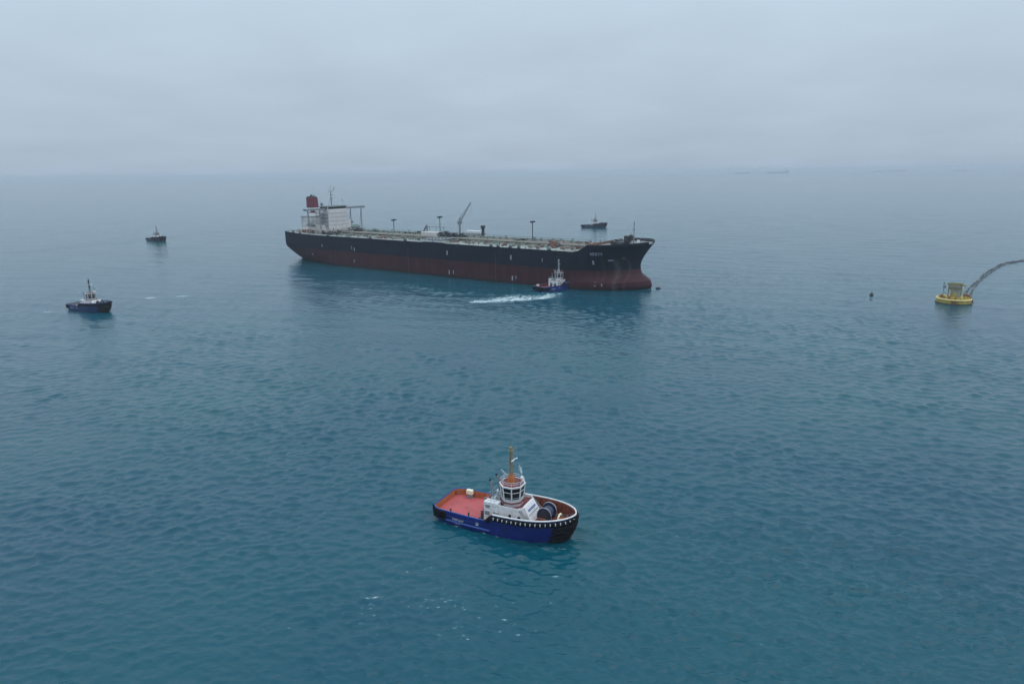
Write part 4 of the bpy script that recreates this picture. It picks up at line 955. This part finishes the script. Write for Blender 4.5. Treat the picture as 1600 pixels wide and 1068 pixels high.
# ------------------------------------------------------------------ mooring buoy with its hoses
def build_buoy():
    B = thing('mooring_buoy', 'round yellow mooring buoy with a grey frame tower on its deck', 'buoy', (245.0, 372.2, 0), R(-33))
    r = 8.2; n = 36
    ring = lambda q, z: [(q * math.cos(2 * math.pi * i / n), q * math.sin(2 * math.pi * i / n), z) for i in range(n)]
    def rev(prof, name, mat, par=B):
        vs, fs = [], []
        for (q, z) in prof: vs += ring(q, z)
        for k in range(len(prof) - 1):
            for i in range(n): fs.append((k * n + i, k * n + (i + 1) % n, (k + 1) * n + (i + 1) % n, (k + 1) * n + i))
        if prof[-1][0] > 0.01: fs.append(tuple(range((len(prof) - 1) * n, len(prof) * n)))
        return MB().add(vs, fs).build(name, mat, par, smooth=True)
    hull = rev([(r, -1.5), (r, .55), (r, .56), (r, 2.3)], 'hull', 'buoy_yellow')
    rev([(r + .5, -1.5), (r + .5, .15), (r + .02, .55)], 'skirt', 'weed', hull)
    fen = None
    rim = MB().tube([(r * math.cos(2 * math.pi * i / n), r * math.sin(2 * math.pi * i / n), 2.45) for i in range(n)], .5, 8, closed=True).build('rim', 'buoy_rim_paint', hull, smooth=True)
    MB().cyl((0, 0, 2.3), (0, 0, 2.4), r - .4, n).build('deck', 'buoy_yellow', hull)
    # rust-stained boat landing on the near side (towards the camera)
    ca = R(-90 + 33 - 33)
    m = MB()
    for k in (-1.6, -.8, 0, .8, 1.6): m.cyl((k + .6, -r - .7, -.6), (k + .6, -r - .55, 2.7), .14, 6)
    for z in (.4, 1.2, 2.0): m.cyl((-1.2, -r - .65, z), (2.4, -r - .65, z), .12, 6)
    ld = m.build('boat_landing', 'rust', B); ld.rotation_euler = (0, 0, R(0))
    # turntable and the frame tower
    tt = MB().cyl((0, 0, 2.4), (0, 0, 3.3), 4.2, 28).build('turntable', 'buoy_yellow', B, smooth=True)
    T_ = MB()
    for x in (-2.9, 2.9):
        for y in (-2.0, 2.0): T_.box((x, y, 6.6), (.55, .55, 7.0))
    for y in (-2.0, 2.0):
        T_.box((0, y, 8.0), (6.6, .45, .7)); T_.box((0, y, 10.3), (7.2, .5, .9))
    for x in (-2.9, 2.9): T_.box((x, 0, 10.3), (.5, 4.0, .7)); T_.box((x, 0, 8.0), (.4, 4.0, .5))
    tw = T_.build('frame_tower', 'buoy_beam', B, bevel=.05)
    MB().box((0, 0, 9.15), (5.6, 3.6, 1.1)).build('control_cabin', 'house_dirty', tw)
    MB().box((.2, .3, 5.4), (4.4, 2.2, 4.0)).build('swivel_housing', 'pale_steel', tw, bevel=.15)
    MB().cyl((0, -1.2, 3.3), (0, -1.2, 6), 1.2, 14).cyl((0, -1.6, 5.2), (0, -2.6, 5.2), .5, 10).build('swivel', 'buoy_grey', B, smooth=True)
    m = MB()
    for y in (-2.0, 2.0):
        m.cyl((-2.9, y, 3.4), (2.9, y, 7.6), .14, 6)
        m.cyl((2.9, y, 3.4), (-2.9, y, 7.6), .14, 6)
    m.build('brace', 'buoy_grey', tw)
    # deck gear
    rn = random.Random(5)
    for (x, y, s) in ((-5.6, -1, 1.2), (-4.6, -3.8, 1.0), (-2.2, -5.2, 1.1), (.8, -5.8, .9), (3.0, -5.0, 1.3), (5.4, -2.6, 1.2), (-6.2, 2, 1.1), (5.8, 2.0, 1.3)):
        MB().box((x, y, 2.4 + s * .5), (s * 1.3, s, s), rz=rn.uniform(0, 1)).cyl((x, y, 2.4 + s), (x, y, 2.7 + s * 1.3), s * .35, 8).build('deck_winch', ('buoy_yellow', 'buoy_grey', 'rust')[rn.randrange(3)], B)
    m = MB()
    for i in range(26):
        a = 2 * math.pi * i / 26; b = 2 * math.pi * (i + 1) / 26; q = r - .5
        pa, pb = Vector((q * math.cos(a), q * math.sin(a), 2.4)), Vector((q * math.cos(b), q * math.sin(b), 2.4))
        m.cyl(pa, pa + Vector((0, 0, 1.2)), .05, 4)
        for h in (.65, 1.2): m.cyl(pa + Vector((0, 0, h)), pb + Vector((0, 0, h)), .045, 4)
    m.build('railing', 'buoy_yellow', B)
    # light mast and antenna at the left
    MB().cyl((-5.2, 1.5, 2.4), (-5.4, 1.5, 10.2), .16, 6).box((-5.4, 1.5, 10.4), (.8, .6, .8)).cyl((-5.2, 1.5, 6), (-3.0, 1.8, 3), .1, 5).box((-5.0, 1.5, 8.2), (1.4, .1, 1.2)).build('lantern_mast', 'grey_steel', B)
    MB().cyl((4.6, 1.8, 2.4), (4.8, 1.8, 9.8), .14, 6).box((4.4, 1.8, 9.4), (1.6, .4, .7)).cyl((3.2, 1.8, 7), (5.6, 2.2, 3.0), .12, 5).build('davit', 'buoy_grey', B)
    # hose elbows
    for y in (1.0, 3.0):
        MB().tube([(4.2, y * .6, 4.4), (5.6, y * .8, 4.6), (7.0, y, 4.2), (8.0, y, 3.0), (8.7, y, 1.6), (9.0, y, .4)], .45, 10).build('pipe_elbow', 'rust', B, smooth=True)
    return B
build_buoy()

paint('hose_grey', (.13, .135, .15), .65, .25, .8)
HM = ('hose_black', 'hose_grey', 'hose_black')
def hose(points, label):
    P = [Vector(p) for p in points]
    root = thing('floating_hose', label, 'hose', tuple(P[0]), 0, 'floating hoses trailing from the mooring buoy')
    o = P[0]; seglen = 10.5; pts = []
    # resample with a smooth curve
    def cr(p0, p1, p2, p3, t): return .5 * ((2 * p1) + (-p0 + p2) * t + (2 * p0 - 5 * p1 + 4 * p2 - p3) * t * t + (-p0 + 3 * p1 - 3 * p2 + p3) * t ** 3)
    Q = [P[0] * 2 - P[1]] + P + [P[-1] * 2 - P[-2]]
    for i in range(1, len(Q) - 2):
        for k in range(12): pts.append(cr(Q[i - 1], Q[i], Q[i + 1], Q[i + 2], k / 12))
    pts.append(P[-1])
    cur = [pts[0]]; acc = 0
    for a, b in zip(pts, pts[1:]):
        acc += (b - a).length; cur.append(b)
        if acc >= seglen:
            MB().tube([p - o + Vector((.25 * math.sin(p.y * .9), 0, .12 * math.sin(p.y * .5) - .2)) for p in cur], .45, 8).build('hose_section', HM[len(root.children) // 2 % 3], root, smooth=True)
            d = (cur[-1] - cur[-2]).normalized()
            MB().cyl(cur[-1] - o - d * .5, cur[-1] - o + d * .5, .58, 10).build('hose_flange', 'hose_grey', root, smooth=True)
            cur = [b]; acc = 0
    if len(cur) > 1: MB().tube([p - o + Vector((.25 * math.sin(p.y * .9), 0, .12 * math.sin(p.y * .5) - .2)) for p in cur], .45, 8).build('hose_section', HM[len(root.children) // 2 % 3], root, smooth=True)
hose([(253.2, 372.3, .3), (263, 386, .3), (286.7, 417.9, .3), (310.2, 447.1, .3), (334.3, 474.5, .3), (362.4, 505.2, .3), (383.7, 525.3, .3), (412, 541.5, .3), (450, 552, .3), (500, 560, .3)], 'dark floating hose curving from yellow buoy to right edge, nearer of the pair')
hose([(253.0, 374.2, .3), (261.2, 388, .3), (285.2, 419.6, .3), (309.4, 447.6, .3), (332.6, 476, .3), (361.4, 506.6, .3), (382.6, 527.8, .3), (411.6, 544, .3), (450, 554.5, .3), (500, 562.5, .3)], 'dark floating hose curving from yellow buoy to right edge, farther of the pair')

fb = thing('marker_float', 'small dark round float alone on open water left of yellow buoy', 'float', (212.7, 397.4, 0), 0)
MB().sphere((0, 0, .55), 1.05, 14).build('float_body', 'hose_black', fb, smooth=True)
MB().cyl((0, 0, 1.5), (0, 0, 2.1), .14, 8).tube([(.3 * math.cos(a), 0, 2.3 + .3 * math.sin(a)) for a in [2 * math.pi * i / 12 for i in range(12)]], .06, 6, closed=True).build('lifting_ring', 'dark_steel', fb)
MB().tube([(1.06 * math.cos(a), 1.06 * math.sin(a), .55) for a in [2 * math.pi * i / 16 for i in range(16)]], .1, 6, closed=True).build('band', 'rust', fb)

# small mooring float nudging the tanker's stem
mf = thing('mooring_float', 'little dark float on the water touching the tanker bulbous bow', 'float', (92.6, 429.2, 0), R(20))
MB().sphere((0, 0, .4), .9, 12, .8).sphere((1.7, .3, .35), .75, 12, .8).build('float_body', 'hose_black', mf, smooth=True)
MB().tube([(-.8, 0, .3), (.6, .1, .25), (1.7, .3, .3), (3.2, .2, .15)], .14, 6).build('float_rope', 'rope', mf)

# ------------------------------------------------------------------ ships on the horizon
def far_ship(label, loc, rz, Ln, house_aft=True):
    S = thing('distant_ship', label, 'ship', loc, rz, 'ships on the hazy horizon')
    h = Ln / 2
    pl = [(-h, -.08 * Ln), (.35 * Ln, -.08 * Ln), (h, 0), (.35 * Ln, .08 * Ln), (-h, .08 * Ln)]
    MB().prism([(x * .96, y * .9) for x, y in pl], -1, .055 * Ln, pl).build('hull', 'far_ship', S)
    x = -.38 * Ln if house_aft else .3 * Ln
    MB().box((x, 0, .09 * Ln), (.07 * Ln, .13 * Ln, .07 * Ln)).box((x, 0, .135 * Ln), (.05 * Ln, .14 * Ln, .02 * Ln)).build('superstructure', 'far_house', S)
    MB().box((x - .08 * Ln, 0, .105 * Ln), (.03 * Ln, .04 * Ln, .1 * Ln)).build('funnel', 'far_ship', S)
    MB().cyl((x, 0, .14 * Ln), (x, 0, .19 * Ln), .004 * Ln, 6).cyl((.4 * Ln, 0, .05 * Ln), (.4 * Ln, 0, .1 * Ln), .004 * Ln, 6).build('mast', 'far_ship', S)
    return S
far_ship('long faint ship on the hazy horizon, right of the tanker bow', (4897, 12863, 0), R(175), 390)
far_ship('faintest blurred ship on the hazy horizon, just right of the tanker bow', (4356, 13178, 0), R(170), 270)
far_ship('grey ship on the horizon above the yellow buoy, longer of the two there', (7900, 14340, 0), R(160), 330)
far_ship('short stubby ship on the horizon above the yellow buoy, end on', (6850, 13100, 0), R(110), 200)
far_ship('tiny dark speck of a ship on the horizon near the right edge', (7768, 12115, 0), R(120), 190)

# ------------------------------------------------------------------ sea haze
hz = MB().box((0, 0, 39.5), (88000, 88000, 85)).build('haze', 'white_paint', None, kind='stuff')
hm = bpy.data.materials.new('haze_air'); hm.use_nodes = True
ht = hm.node_tree; ht.nodes.clear()
ho = node(ht, 'ShaderNodeOutputMaterial'); hv = node(ht, 'ShaderNodeVolumePrincipled')
hv.inputs['Color'].default_value = (.80, .905, 1.0, 1); hv.inputs['Density'].default_value = .00011; hv.inputs['Anisotropy'].default_value = 0.0
ht.links.new(hv.outputs[0], ho.inputs['Volume'])
hz.data.materials[0] = hm
